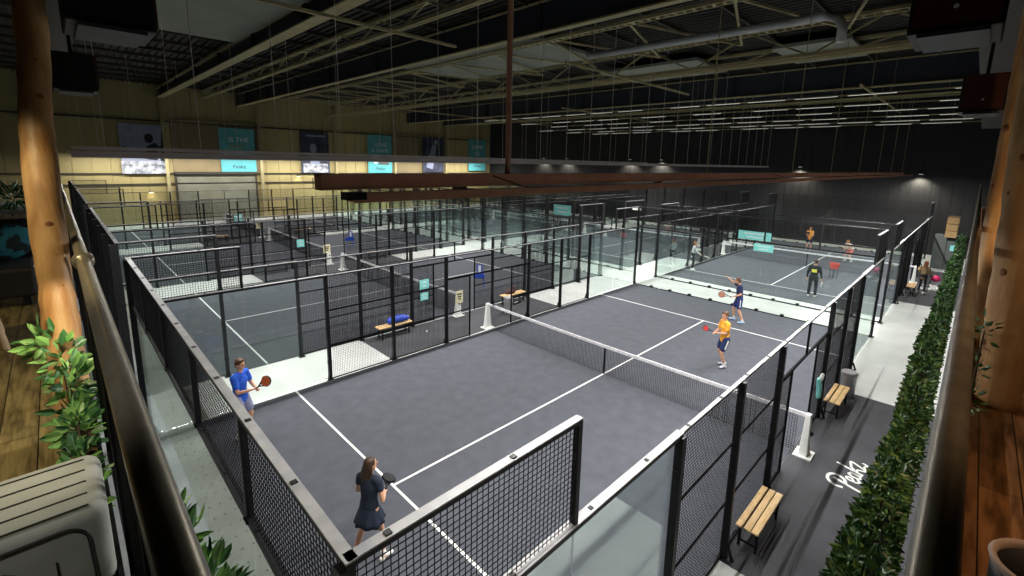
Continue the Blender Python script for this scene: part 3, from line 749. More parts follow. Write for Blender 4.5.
# plants on the left rail
def shrub(label, loc, blobs, n, ll, lw, name='balcony_plant', light=.5, seed=1, droop=0):
    rg = random.Random(seed); t = thing(name, label, 'plant', loc)
    b1 = MB(); b2 = MB(); st = MB()
    for (c, r) in blobs:
        for i in range(n):
            v = Vector((rg.gauss(0, 1), rg.gauss(0, 1), rg.gauss(0, 1))).normalized(); q = rg.random() ** .5
            p = Vector(c) + Vector((v.x * r[0], v.y * r[1], v.z * r[2])) * q
            d = v + Vector((0, 0, .3 - droop)); u = Vector((rg.gauss(0, 1), rg.gauss(0, 1), rg.gauss(0, 1)))
            leaf(b1 if rg.random() > light else b2, p, d, u, ll * rg.uniform(.6, 1.2), lw * rg.uniform(.6, 1.2))
        st.loft([(c[0] * .5, c[1] * .5, 0), ((c[0]) * .8, c[1] * .8, c[2] * .6), (c[0], c[1], c[2])], [.007, .006, .004], 6)
    b1.build('leaves', M['leaf'], t); b2.build('light_leaves', M['leaf2'], t); st.build('stems', M['stemm'], t)
    return t
t = thing('planter_trough', 'long black planter trough at the foot of the log and rail', 'planter', (8.9, -.94, 4.5))
b = MB(); b.box((-.3, -.07, 0), (1.8, .07, .03)); b.box((-.3, -.07, 0), (1.8, -.055, .22)); b.box((-.3, .055, 0), (1.8, .07, .22)); b.box((-.3, -.07, 0), (-.285, .07, .22)); b.box((1.785, -.07, 0), (1.8, .07, .22)); b.build('trough_body', M['black'], t)
b = MB(); b.box((-.28, -.055, .03), (1.78, .055, .19)); b.build('soil', M['stemm'], t)
shrub('leafy plant wound round the foot of the tall log', (8.85, -.95, 4.68), [((.0, .0, .10), (.14, .06, .13)), ((.25, .0, .10), (.18, .06, .14)), ((-.1, -.02, .36), (.10, .07, .16)), ((.1, .0, .28), (.12, .06, .12)), ((-.3, -.08, .42), (.14, .06, .08))], 42, .085, .040, seed=4, light=.6)
shrub('leafy plant between the log and the quilted seat', (9.5, -.94, 4.68), [((.0, .0, .10), (.22, .06, .14)), ((.3, .0, .08), (.2, .05, .12)), ((-.2, 0, .2), (.12, .06, .12))], 60, .065, .03, seed=8, light=.55)
shrub('trailing plant hanging outside the handrail beside the quilted seat', (10.3, -.72, 4.55), [((.0, .03, .16), (.16, .05, .16)), ((.3, .03, .22), (.14, .05, .16)), ((.55, .02, .3), (.10, .05, .16)), ((-.25, .02, .1), (.12, .04, .14))], 60, .075, .026, seed=15, light=.7)

shrub('dark small plant climbing the thick log beside the hedge rail', (12.26, 3.35, 4.55), [((.0, .0, .55), (.05, .16, .10)), ((.0, .1, .25), (.05, .14, .10)), ((0, -.1, .1), (.05, .15, .1))], 26, .06, .024, seed=33, light=.0)
t = thing('hanging_planter', 'narrow black planter hooked outside the rail under the trailing plant', 'planter', (10.4, -.73, 4.4))
b = MB(); b.box((-.35, -.06, 0), (.75, .06, .02)); b.box((-.35, -.06, 0), (.75, -.05, .17)); b.box((-.35, .05, 0), (.75, .06, .17)); b.box((-.35, -.06, 0), (-.34, .06, .17)); b.box((.74, -.06, 0), (.75, .06, .17)); b.build('trough_body', M['black'], t)
MB().box((-.34, -.05, .02), (.74, .05, .15)).build('soil', M['stemm'], t)
# ------------------------------------------------------------------ logs
def log(name, pts, rad, label, knots=(), seed=1):
    rg = random.Random(seed); t = thing(name, label, 'log post', pts[0])
    P0 = Vector(pts[0]); Q = []; RR = []
    n = 6
    V = [Vector(p) - P0 for p in pts]
    for i in range(len(V) - 1):
        for k in range(n): f = k / n; Q.append(V[i].lerp(V[i + 1], f)); RR.append(rad[i] * (1 - f) + rad[i + 1] * f)
    Q.append(V[-1]); RR.append(rad[-1])
    for k in range(1, len(Q) - 1): RR[k] *= 1 + rg.uniform(-.05, .05)
    b = MB(); b.loft(Q, [(r * (1 + rg.uniform(-.03, .03)), r * (1 + rg.uniform(-.03, .03))) for r in RR], 22, caps=False); b.build('log_body', M['log'], t, smooth=True)
    for (f, ang, s) in knots:
        i = int(f * (len(Q) - 1)); q = Q[i]; r = RR[i]; d = Vector((math.cos(ang), math.sin(ang), 0))
        o = MB().ell((0, 0, 0), (s * .35, s, s * 1.3), 12, 8).build('knot', M['knot'], t, smooth=True, loc=q + d * r * .97, rot=(0, 0, ang))
    return t
log('log_post', [(8.62, -.955, 4.45), (8.6, -.955, 5.0), (8.54, -.95, 5.4), (8.42, -.945, 5.9), (8.27, -.93, 6.3), (8.18, -.895, 6.7), (8.12, -.88, 7.2), (8.1, -.88, 8.0)], [.078, .080, .074, .078, .072, .070, .072, .072],
    'tall orange peeled log post behind the quilted seat', [(.40, .1, .020), (.56, -.1, .012), (.62, .3, .016), (.7, .1, .010), (.30, .4, .009)], 5)
log('log_post', [(12.40, 3.7, 4.45), (12.38, 3.7, 5.2), (12.34, 3.7, 6.0), (12.30, 3.7, 6.7), (12.25, 3.7, 8.0)], [.125, .125, .12, .115, .11],
    'thick peeled log post on the hedge side balcony', [(.2, -2.6, .018), (.35, -2.2, .022), (.5, -2.5, .014), (.62, -2.0, .02)], 9)
log('log_post', [(12.29, 5.3, 4.45), (12.26, 5.35, 5.6), (12.25, 5.4, 6.4), (12.24, 5.45, 7.2), (12.24, 5.5, 8.0)], [.085, .085, .08, .08, .08],
    'thinner peeled log post behind the thick one', [(.4, -2.5, .02), (.55, -2.3, .03)], 12)
# dark boxes hung over the balcony edge
def hang_box(loc, s, rz, label, py=False):
    t = thing('hanging_speaker', label, 'speaker box', loc, rz, 'black speaker boxes over the balcony edge')
    o = MB().box((-s, -s * .8, 0), (s, s * .8, s * 1.7)).build('box_body', M['box'], t); bevel(o, .01)
    MB().box(*(((-s + .02, s * .8, .03), (s - .02, s * .8 + .012, s * 1.7)) if py else ((s, -s * .8 + .02, .03), (s + .012, s * .8 - .02, s * 1.7)))).build('side_panel', M['boxside'], t)
    MB().box((-s * .8, -s * .6, -.025), (s * 1.1, s * .6, -.002)).build('bottom_plate', M['greyplate'], t)
    MB().bar((0, 0, s * 1.7), (0, 0, 8.0 - loc[2]), .03).build('bracket', M['black'], t)
    MB().lathe([(.012, 0), (.012, .006)], 12).build('lamp_dot', M['white'], t, loc=(s * .6, s * .8 + .013, .1) if py else (s + .014, 0, .12), rot=(PI / 2, 0, 0) if py else (0, PI / 2, 0))
hang_box((8.25, -.56, 6.84), .25, 0, 'black speaker box with maroon side beside the orange log', True)
hang_box((5.0, -.62, 6.78), .22, 0, 'smaller looking black box behind the orange log', True)
hang_box((11.88, 2.95, 6.90), .25, -1.57, 'black speaker box nearer of the two above the hedge')
hang_box((12.0, 6.2, 6.75), .22, -1.57, 'black speaker box farther of the two above the hedge')
o = MB().box((-6, -1.0, 8.0), (12.6, -.4, 8.3)); o.box((11.8, -.4, 8.0), (12.6, 28, 8.3)); struct(o, 'ceiling_beam_balcony', M['box'])

# ------------------------------------------------------------------ balcony furniture
t = thing('quilted_seat', 'pale grey quilted seat with dark piping beside the handrail', 'seat', (10.03, -1.44, 4.5))
o = MB().box((-.22, -.6, .05), (.19, .555, .50)).build('seat_body', M['fabric'], t, smooth=True); bevel(o, .05, 5)
b = MB()
for xx in (-.15, -.07, .01, .09, .165): b.bar((xx, -.55, .501), (xx, .51, .501), .005)
def arch(y1, z1, r, x):
    P = [(x, -.55, z1)] + [(x, y1 - r + r * math.sin(k * PI / 12), z1 - r + r * math.cos(k * PI / 12)) for k in range(7)] + [(x, y1 + .01, .08)]
    b.loft(P, [.005] * len(P), 6, caps=False)
arch(.50, .455, .06, .192); arch(.36, .40, .10, .192)
for yy in (.42, .25): b.bar((.192, yy, .08), (.192, yy, .36), .004)
b.build('piping', M['piping'], t)
for x in (-.17, .14):
    for y in (-.5, .45): MB().box((x - .02, y - .02, 0), (x + .02, y + .02, .06)).build('foot', M['black'], t)
# round pot at the bottom right
t = thing('round_pot', 'round dark pot with a pale rim on the brown deck', 'pot', (12.385, .86, 4.5))
MB().lathe([(.075, 0), (.095, .2), (.11, .5), (.114, .58), (.103, .58), (.095, .48), (.02, .42)], 32, close=True).build('pot_body', M['box'], t, smooth=True)
MB().lathe([(.115, .57), (.120, .585), (.112, .595), (.102, .585), (.102, .57)], 32, close=False).build('pot_rim', noisy('rim', (.40, .28, .22), (.5, .38, .3), 8), t, smooth=True)
# lounge bench with cushions beyond the log
t = thing('lounge_sofa', 'dark lounge sofa on the balcony behind the orange log', 'sofa', (4.6, -1.75, 4.5))
o = MB().box((-.5, -.7, .1), (.5, .62, .42)).build('seat', M['box'], t); bevel(o, .04, 3)
o = MB().box((-.5, -.7, .42), (-.32, .62, .85)).build('backrest', M['box'], t); bevel(o, .04, 3)
for x in (-.42, .42):
    for y in (-.6, .52): MB().box((x - .03, y - .03, 0), (x + .03, y + .03, .1)).build('leg', M['black'], t)
tq = noisy('turquoise_pattern', (.008, .02, .022), (.02, .20, .25), 5, 3, .8, lo=.48, hi=.52)
for i, (x, y, r, l) in enumerate(((-.12, .40, .3, 'turquoise and black patterned cushion at the sofa end'), (.05, -.1, -.2, 'turquoise patterned cushion in the middle of the sofa'))):
    b = MB(); b.ell((0, 0, 0), (.10, .24, .22), 20, 12); o = b.build('cushion', tq, smooth=True, loc=(4.6 + x, -1.75 + y, 4.5 + .62), rot=(0, .35, r)); tag(o, l, 'cushion', 'cushions on the lounge sofa')
t = thing('lounge_chair', 'dark lounge chair with pale wooden legs at the picture edge', 'chair', (6.3, -1.66, 4.5), .1)
o = MB().box((-.3, -.3, .36), (.3, .3, .44)).build('seat', M['box'], t); bevel(o, .03, 3)
o = MB().box((-.3, .24, .44), (.3, .32, .92)).build('backrest', M['box'], t); bevel(o, .03, 3)
for x in (-.26, .26):
    for y in (-.26, .27): b = MB(); b.loft([(x, y, .36), (x * 1.02, y * 1.04, .2), (x * 1.1, y * 1.12, .01)], [.03, .026, .03], 10); b.build('leg', noisy('leg_wood', (.5, .36, .22), (.6, .44, .28), 6), t, smooth=True)
t = thing('side_table', 'light grey table holding a leafy plant at the balcony end', 'table', (.8, -1.6, 4.5))
o = MB().box((-.9, -.6, .68), (.9, .6, .73)).build('table_top', M['steel'], t)
for x in (-.8, .8):
    for y in (-.5, .5): MB().box((x - .025, y - .025, 0), (x + .025, y + .025, .68)).build('leg', M['white'], t)
shrub('spiky dark plant standing on the light grey table', (1.2, -1.45, 5.23), [((0, 0, .16), (.35, .25, .16)), ((.3, .1, .2), (.2, .15, .14))], 60, .22, .03, seed=21, light=.1, name='table_plant')
# grey green panel and wooden crate at the end of the walkway
t = thing('storage_cabinet', 'grey green metal cabinet with a white notice by the black wall', 'cabinet', (11.1, 38.6, 0), -.15)
MB().box((-.55, -.3, .02), (.65, .3, 2.2)).build('cabinet_body', M['grey_door'], t)
MB().box((.05, -.32, .05), (.062, -.30, 2.15)).build('door_seam', M['black'], t); MB().box((.25, -.312, 1.25), (.5, -.302, 1.6)).build('notice_sheet', M['tealsign'], t)
t = thing('wooden_crate', 'pale wooden crate fixed above the hedge at its far end', 'crate', (11.78, 14.0, 4.62))
b = MB()
for z in (.0, .16, .32): b.box((-.1, -.3, z), (.1, .3, z + .145))
b.build('crate_boards', M['wood_bench'], t)
MB().box((-.06, -.1, -.1), (.42, .1, 0)).build('crate_bracket', M['black'], t)

# ------------------------------------------------------------------ people
def rotz(a): return Matrix.Rotation(a, 3, 'Z')
def capsule_person(loc, facing, label, h=1.75, shirt=(.5, .5, .5), bottom='shorts', bcol=(.02, .03, .08), hair='hair_brown', longhair=False, sleeves='short',
                   pose=None, shoe='white', shoe_col=None, stripe=None, vox=.009, lean=0.0, female=False, head_turn=0.0):
    """facing = world direction (x, y) the figure looks towards; joints in a local frame: x right, y forward"""
    s = h / 1.75
    rz = math.atan2(-facing[0], facing[1])
    t = thing('person', label, 'person', loc, rz)
    J = dict(hipL=(-.095, 0, .93), hipR=(.095, 0, .93), kneeL=(-.12, .05, .50), kneeR=(.12, .05, .50), ankL=(-.13, -.02, .09), ankR=(.13, -.02, .09),
             toeL=(-.15, .14, .035), toeR=(.15, .14, .035), pel=(0, 0, .96), waist=(0, .01, 1.10), chest=(0, .03, 1.30), neckb=(0, .04, 1.45), head=(0, .07, 1.635),
             shL=(-.175, .03, 1.41), shR=(.175, .03, 1.41), elL=(-.24, .02, 1.14), elR=(.24, .02, 1.14), wrL=(-.22, .22, 1.05), wrR=(.22, .22, 1.05))
    if pose: J.update(pose)
    J = {k: Vector(v) * s for k, v in J.items()}
    fm = .92 if female else 1.0
    def L(b, names, rad, n=12, **k): b.loft([J[a] if isinstance(a, str) else a for a in names], [tuple(x * s for x in r) if isinstance(r, tuple) else r * s for r in rad], n, **k)
    b = MB()
    for S in 'LR':
        L(b, ['hip' + S, J['hip' + S].lerp(J['knee' + S], .5), 'knee' + S], [.082 * fm, .070 * fm, .050 * fm])
        L(b, ['knee' + S, J['knee' + S].lerp(J['ank' + S], .3), 'ank' + S], [.050 * fm, .055 * fm, .034 * fm])
        L(b, [J['ank' + S] + Vector((0, -.03, -.03)) * s, J['toe' + S]], [.038, .03])
        L(b, ['sh' + S, J['sh' + S].lerp(J['el' + S], .5), 'el' + S], [.052 * fm, .045 * fm, .036 * fm])
        L(b, ['el' + S, J['el' + S].lerp(J['wr' + S], .35), 'wr' + S], [.037 * fm, .038 * fm, .025 * fm])
        # hand: palm, four fingers and a thumb leaving the side
        wr = J['wr' + S]; d = (wr - J['el' + S]).normalized(); side = d.cross(Vector((0, 0, 1))); side = side.normalized() if side.length > .1 else Vector((1, 0, 0)); nn = side.cross(d)
        inn = 1 if S == 'L' else -1
        b.loft([wr, wr + d * .045 * s, wr + d * .085 * s], [(.024 * s, .018 * s), (.036 * s, .016 * s), (.036 * s, .014 * s)], 10, ref=side)
        for f, (o_, ln) in enumerate(((-.028, .058), (-.010, .068), (.010, .063), (.027, .050))):
            p = wr + d * .085 * s + side * o_ * s; b.loft([p, p + d * ln * .55 * s - nn * .008 * s, p + d * ln * .8 * s - nn * .030 * s], [.0098 * s, .0092 * s, .0085 * s], 8)
        p = wr + d * .03 * s + side * .028 * inn * s; b.loft([p, p + side * .028 * inn * s + d * .025 * s, p + side * .034 * inn * s + d * .052 * s - nn * .01 * s], [.012 * s, .011 * s, .009 * s], 8)
    L(b, ['pel', 'waist', 'chest', J['neckb'] + Vector((0, 0, -.03))], [(.145 * fm, .10), (.125 * fm, .085), (.155 * fm, .10), (.09, .07)], 16)
    L(b, [J['shL'].lerp(J['shR'], .1), J['neckb'] + Vector((0, 0, -.04)) * s, J['shR'].lerp(J['shL'], .1)], [.045, .055, .045])
    hd = J['head']; nk = J['neckb']
    L(b, [nk, nk.lerp(hd, .55)], [.056 * fm, .053 * fm])
    Rh = rotz(head_turn)
    b.ell(hd + Vector((0, 0, .025)) * s, (.076 * s, .092 * s, .100 * s), 16, 12, rot=Rh)
    b.ell(hd + Rh @ Vector((0, .035, -.05)) * s, (.052 * s, .052 * s, .058 * s), 14, 10, rot=Rh)
    b.loft([hd + Rh @ Vector((0, .085, .02)) * s, hd + Rh @ Vector((0, .108, -.012)) * s], [.010 * s, .015 * s], 8)
    for sx in (-1, 1): b.ell(hd + Rh @ Vector((sx * .080, -.005, .0)) * s, (.013 * s, .02 * s, .032 * s), 8, 6, rot=Rh)
    body = b.build('body', M['skin'], t)
    md = body.modifiers.new('fuse', 'REMESH'); md.mode = 'VOXEL'; md.voxel_size = vox; md.use_smooth_shade = True
    sm = body.modifiers.new('soft', 'SMOOTH'); sm.iterations = 2; sm.factor = .4
    # face
    e = MB()
    for sx in (-1, 1): e.ell(hd + Rh @ Vector((sx * .030, .088, .012)) * s, (.011 * s, .007 * s, .007 * s), 8, 6)
    e.build('eyes', M['eye'], t); e = MB()
    for sx in (-1, 1): e.loft([hd + Rh @ Vector((sx * .016, .095, .034)) * s, hd + Rh @ Vector((sx * .044, .083, .034)) * s], [.004 * s, .003 * s], 6)
    e.build('eyebrows', M[hair], t)
    MB().ell(hd + Rh @ Vector((0, .090, -.052)) * s, (.022 * s, .008 * s, .007 * s), 10, 6).build('mouth', M['lips'], t)
    # hair
    hb = MB(); hb.ell(hd + Rh @ Vector((0, -.016, .045)) * s, (.090 * s, .100 * s, .100 * s), 16, 12)
    hb.ell(hd + Rh @ Vector((0, -.045, .0)) * s, (.080 * s, .068 * s, .085 * s), 14, 10)
    if longhair:
        hb.loft([hd + Vector((0, -.06, .02)) * s, hd + Rh @ Vector((0, -.085, -.10)) * s, hd + Rh @ Vector((.01, -.10, -.20)) * s, hd + Rh @ Vector((-.01, -.095, -.31)) * s], [(.085 * s, .055 * s), (.085 * s, .05 * s), (.085 * s, .04 * s), (.045 * s, .022 * s)], 12)
        for sx in (-1, 1): hb.loft([hd + Rh @ Vector((sx * .07, -.02, .03)) * s, hd + Rh @ Vector((sx * .085, -.03, -.10)) * s, hd + Rh @ Vector((sx * .08, -.06, -.22)) * s], [.03 * s, .03 * s, .018 * s], 8)
    else:
        hb.ell(hd + Rh @ Vector((0, .045, .098)) * s, (.062 * s, .04 * s, .032 * s), 12, 8)
    soft(hb, 'hair', M[hair], t, .008)
    # shirt
    sb = MB(); c = cloth(label[:18], shirt)
    if bottom == 'dress': hemz = .98
    else: hemz = .88
    sb.loft([Vector((J['pel'].x, J['pel'].y, 0)) + Vector((0, 0, hemz * s)), J['waist'], J['chest'], J['neckb'] + Vector((0, -.01, -.035)) * s],
            [(.178 * s * fm, .135 * s * fm), (.150 * s * fm, .115 * s * fm), (.178 * s * fm, .125 * s * fm), (.11 * s, .088 * s)], 18)
    for S in 'LR':
        en = {'short': .62, 'cap': .38, 'long': 1.0, 'none': .15}[sleeves]
        sb.loft([J['sh' + S].lerp(J['neckb'], .3), J['sh' + S], J['sh' + S].lerp(J['el' + S], en)], [.076 * s, .074 * s * fm, .064 * s * fm], 12)
        sb.loft([J['sh' + S].lerp(J['neckb'], .75) + Vector((0, 0, -.012)) * s, J['sh' + S]], [.070 * s, .072 * s * fm], 12)
        if sleeves == 'long': sb.loft([J['el' + S], J['el' + S].lerp(J['wr' + S], .9)], [.052 * s, .038 * s], 10)
    soft(sb, 'shirt', c, t, .010)
    # bottoms
    if bottom in ('shorts', 'trousers', 'leggings'):
        pb = MB(); end = .72 if bottom == 'shorts' else 1.0; wd = {'shorts': (.108, .100), 'trousers': (.10, .075), 'leggings': (.09, .06)}[bottom]
        pb.loft([J['pel'] + Vector((0, 0, .06)) * s, J['pel'] + Vector((0, 0, -.06)) * s], [(.160 * s, .120 * s), (.165 * s, .125 * s)], 16)
        for S in 'LR':
            pb.loft([J['hip' + S], J['hip' + S].lerp(J['knee' + S], end)], [wd[0] * s * fm, wd[1] * s * fm], 12)
            if bottom != 'shorts': pb.loft([J['knee' + S], J['knee' + S].lerp(J['ank' + S], .93)], [wd[1] * s * fm, wd[1] * .78 * s * fm], 12)
        soft(pb, 'shorts' if bottom == 'shorts' else 'trousers', cloth(label[:12] + 'b', bcol), t, .010)
        if stripe:
            for S, sx in (('L', -1), ('R', 1)):
                st = MB(); a = J['hip' + S] + Vector((sx * .112, 0, -.02)) * s; d = J['hip' + S].lerp(J['knee' + S], .68) + Vector((sx * .106, 0, 0)) * s; st.bar(a, d, .03 * s, .03 * s); st.build('side_stripe', M[stripe], t)
    elif bottom == 'dress':
        k = MB(); n = 48; prof = ((.985, .145, .115, 0), (.93, .168, .14, .05), (.85, .20, .175, .12), (.77, .225, .205, .2), (.705, .245, .225, .3), (.70, .235, .215, .3), (.80, .20, .18, .15), (.93, .15, .125, 0))
        for (z, rx, ry, wv) in prof:
            for j in range(n):
                a = 2 * PI * j / n; f = 1 + wv * .22 * math.sin(a * 9 + .6 * math.sin(a * 2)); k.v.append((J['pel'].x + rx * s * f * math.cos(a), J['pel'].y + ry * s * f * math.sin(a), z * s + wv * .05 * math.sin(a * 3)))
        for i in range(len(prof) - 1):
            for j in range(n): j2 = (j + 1) % n; k.face((i * n + j, i * n + j2, (i + 1) * n + j2, (i + 1) * n + j))
        k.build('skirt', c, t, smooth=True)
    # shoes and socks
    sc_ = M[shoe] if not shoe_col else cloth('shoe' + label[:6], shoe_col)
    for S in 'LR':
        hb = MB(); a = J['ank' + S]; tt = J['toe' + S]; hb.loft([a + Vector((0, -.045, -.045)) * s, a + Vector((0, .02, -.04)) * s, tt + Vector((0, 0, .008)) * s], [(.043 * s, .045 * s), (.046 * s, .045 * s), (.044 * s, .028 * s)], 12)
        soft(hb, 'shoe', sc_, t, .009)
        hb = MB(); hb.loft([a + Vector((0, 0, -.01)), a.lerp(J['knee' + S], .17)], [.042 * s, .043 * s], 12); hb.build('sock', M['white'], t, smooth=True)
    t['hand_r'] = tuple(J['wrR']); return t, J, rz
def to_world(loc, rz, v): return Vector(loc) + rotz(rz) @ Vector(v)
def racket(loc, d, n, label, face_col, rim_col, s=1.0):
    """d = direction from handle to head, n = face normal (world)"""
    d = Vector(d).normalized(); n = Vector(n); n = (n - d * n.dot(d)).normalized(); x = d.cross(n)
    t = thing('padel_racket', label, 'racket', loc); mw = Matrix((x, d, n)).transposed().to_4x4(); t.rotation_euler = mw.to_euler(); t.scale = (s, s, s)
    def outline(sc_):
        P = []
        for j in range(28):
            a = 2 * PI * j / 28; r = .128; y = .33 + r * 1.06 * math.sin(a); xx = r * math.cos(a) * (1 if math.sin(a) > -.2 else 1 - .35 * (-math.sin(a) - .2))
            P.append((xx * sc_, .33 + (y - .33) * sc_))
        return P
    def plate(P, h): 
        b = MB(); n_ = len(P); b.v = [(p[0], p[1], -h) for p in P] + [(p[0], p[1], h) for p in P]; b.face(tuple(range(n_))[::-1]); b.face(tuple(range(n_, 2 * n_)))
        for j in range(n_): j2 = (j + 1) % n_; b.face((j, j2, n_ + j2, n_ + j))
        return b
    plate(outline(.91), .019).build('racket_face', face_col, t); plate(outline(1.0), .017).build('racket_rim', rim_col, t)
    h = MB(); 
    for r_ in range(5):
        for c_ in range(5):
            x_ = (c_ - 2) * .032; y_ = .33 + (r_ - 2) * .032
            h.lathe([(.006, -.0205), (.006, .0205)], 8, (x_, y_, 0))
    h.build('holes', M['black'], t)
    h = MB()
    for sx in (-1, 1): h.bar((sx * .012, .12, 0), (sx * .06, .225, 0), .022, .03, up=(0, 0, 1))
    h.build('throat', rim_col, t)
    MB().loft([(0, -.02, 0), (0, .06, 0), (0, .13, 0)], [.018, .016, .018], 12).build('grip', M['black'], t, smooth=True)
    return t
ORB = new_mat('racket_orange', (.80, .17, .04), .4); REDB = new_mat('racket_red', (.50, .05, .045), .4)

# woman in the navy dress
loc = (6.22, 1.96, .022)
P_, J, rz = capsule_person(loc, (-.42, .9), 'woman in a navy tennis dress with long dark hair seen from behind', 1.68, (.010, .018, .04), 'dress', hair='hair_dark', longhair=True, sleeves='cap', female=True, head_turn=-.55,
    pose=dict(kneeL=(-.17, .03, .50), ankL=(-.24, -.12, .09), toeL=(-.26, .04, .035), kneeR=(.15, .10, .50), ankR=(.20, .05, .09), toeR=(.25, .2, .035), elL=(-.25, .04, 1.14), elR=(.26, .0, 1.13), wrL=(-.08, .24, 1.12), wrR=(.12, .24, 1.06)))
h = to_world(loc, rz, J['wrR'] + Vector((-.03, .08, .0))); racket(h, (-.8, .6, -.15), (.2, .3, .9), 'dark racket held in front of the woman in navy', M['black'], M['net'], .9)
# man in blue
loc = (1.36, 1.46, .022)
P_, J, rz = capsule_person(loc, (.75, .62), 'man in a bright blue shirt holding an orange racket up', 1.82, (.015, .10, .62), 'shorts', (.25, .27, .42), hair='hair_brown', head_turn=-.15,
    pose=dict(elR=(.23, .14, 1.12), wrR=(.12, .36, 1.16), elL=(-.22, .12, 1.13), wrL=(-.02, .36, 1.14), kneeL=(-.14, .12, .50), kneeR=(.14, .12, .50)))
h = to_world(loc, rz, J['wrR'] + Vector((-.03, .08, .02))); racket(h, (.62, .55, .62), (.5, -.75, .2), 'orange and black racket held up by the man in blue', ORB, M['black'], .9)
# player in orange
loc = (7.22, 13.15, .022)
P_, J, rz = capsule_person(loc, (-.72, -.80), 'player in an orange shirt and navy shorts holding a red racket', 1.76, (.90, .42, .04), 'shorts', (.015, .025, .10), hair='hair_brown', stripe='white', head_turn=.35,
    pose=dict(elR=(.20, .12, 1.14), wrR=(.04, .30, 1.12), elL=(-.20, .08, 1.14), wrL=(-.03, .28, 1.10), kneeL=(-.11, .12, .50), kneeR=(.13, .08, .50), ankL=(-.10, .0, .09), ankR=(.14, -.12, .09), toeR=(.16, .02, .035)), shoe_col=(.55, .6, .75))
h = to_world(loc, rz, J['wrR'] + Vector((.0, .09, 0))); racket(h, (-.5, -.3, .25), (.6, -.7, .3), 'red racket held by the player in orange', REDB, M['black'], .66)
# man in navy, arm raised
loc = (5.96, 17.9, .022)
P_, J, rz = capsule_person(loc, (-.85, -.5), 'man in navy shirt and shorts with one arm raised', 1.80, (.012, .022, .09), 'shorts', (.015, .03, .14), hair='hair_brown', stripe='white',
    pose=dict(elR=(.22, .20, 1.48), wrR=(.18, .42, 1.66), elL=(-.24, .02, 1.14), wrL=(-.14, .26, 1.02), kneeL=(-.18, .02, .50), ankL=(-.24, -.14, .09), toeL=(-.26, .02, .035), kneeR=(.16, .14, .50), ankR=(.18, .1, .09), toeR=(.2, .26, .035), head=(0, .12, 1.62)), shoe_col=(.4, .55, .8))
h = to_world(loc, rz, J['wrL'] + Vector((.0, .09, 0))); racket(h, (-.85, -.35, .1), (.5, -.8, .3), 'brown racket held low by the man in navy', new_mat('racket_brown', (.35, .12, .07), .4), M['black'])
# player in black with print on the back
loc = (7.05, 24.5, .022)
P_, J, rz = capsule_person(loc, (-.1, 1), 'player in black tracksuit with yellow print on the back', 1.82, (.012, .014, .018), 'trousers', (.012, .014, .018), hair='hair_dark', sleeves='long', pose=dict(elR=(.26, .0, 1.14), wrR=(.30, .08, .90), wrL=(-.27, .06, .88), elL=(-.25, 0, 1.14)))
p_ = MB().box((-.10, -.155, 1.22), (.10, -.115, 1.36)); p_.build('back_print', new_mat('yellow_print', (.75, .72, .08), .6), P_)
h = to_world(loc, rz, J['wrR'] + Vector((0, .04, -.06))); racket(h, (.1, .3, -.9), (1, 0, 0), 'pale racket hanging beside the player in black', M['cap'], M['white'])
# player in grey by the back glass
loc = (.62, 25.5, .022)
P_, J, rz = capsule_person(loc, (.8, .5), 'player in pale grey top with auburn hair and a racket', 1.70, (.50, .54, .56), 'leggings', (.015, .018, .022), hair='hair_ginger', sleeves='long', female=True, pose=dict(wrR=(.1, .42, .98), elR=(.2, .2, 1.12), wrL=(0, .36, 1.05), elL=(-.2, .14, 1.14)))
h = to_world(loc, rz, J['wrR'] + Vector((0, .06, 0))); racket(h, (.8, .5, -.35), (0, .3, 1), 'yellow racket pointing down from the player in grey', new_mat('racket_lime', (.65, .75, .25), .4), M['white'])
# two players at the far end
loc = (3.49, 39.3, .022)
P_, J, rz = capsule_person(loc, (.1, -1), 'player in an orange and black vest by the far back glass', 1.74, (.55, .20, .06), 'shorts', (.015, .015, .02), hair='hair_ginger', sleeves='none', pose=dict(wrR=(.05, .34, 1.15), wrL=(-.02, .34, 1.12), elR=(.22, .12, 1.14), elL=(-.22, .12, 1.14)))
h = to_world(loc, rz, J['wrR'] + Vector((0, .08, 0))); racket(h, (0, -.6, .6), (0, -.6, -.5), 'dark racket of the player in the vest', M['black'], M['cap'])
loc = (6.5, 36.3, .022)
P_, J, rz = capsule_person(loc, (-.5, -.9), 'crouching player in white and pink with ginger hair', 1.68, (.72, .62, .56), 'shorts', (.55, .14, .12), hair='hair_ginger', female=True,
    pose=dict(pel=(0, -.16, .82), waist=(0, -.05, .97), chest=(0, .06, 1.14), neckb=(0, .14, 1.27), head=(0, .24, 1.42), shL=(-.17, .12, 1.23), shR=(.17, .12, 1.23), hipL=(-.095, -.16, .80), hipR=(.095, -.16, .80), kneeL=(-.18, .14, .46), kneeR=(.18, .14, .46), ankL=(-.22, -.06, .09), ankR=(.22, -.06, .09), toeL=(-.25, .1, .035), toeR=(.25, .1, .035), elL=(-.2, .26, 1.0), elR=(.2, .26, 1.0), wrL=(-.03, .42, .92), wrR=(.05, .42, .92)))
h = to_world(loc, rz, J['wrR'] + Vector((0, .08, 0))); racket(h, (-.3, -.8, .3), (0, 0, 1), 'red racket of the crouching player', REDB, M['black'])
# ball stand seen through the glass
t = thing('red_basket', 'red ball basket standing on the court behind the player in black', 'ball basket', (6.9, 29.9, .022))
MB().lathe([(.20, .55), (.24, .85), (.22, .85), (.18, .57)], 16).build('basket', new_mat('basket_red', (.6, .09, .08), .5), t)
for a in range(4): MB().bar((.17 * math.cos(a * PI / 2), .17 * math.sin(a * PI / 2), 0), (.19 * math.cos(a * PI / 2), .19 * math.sin(a * PI / 2), .56), .02).build('leg', M['black'], t)
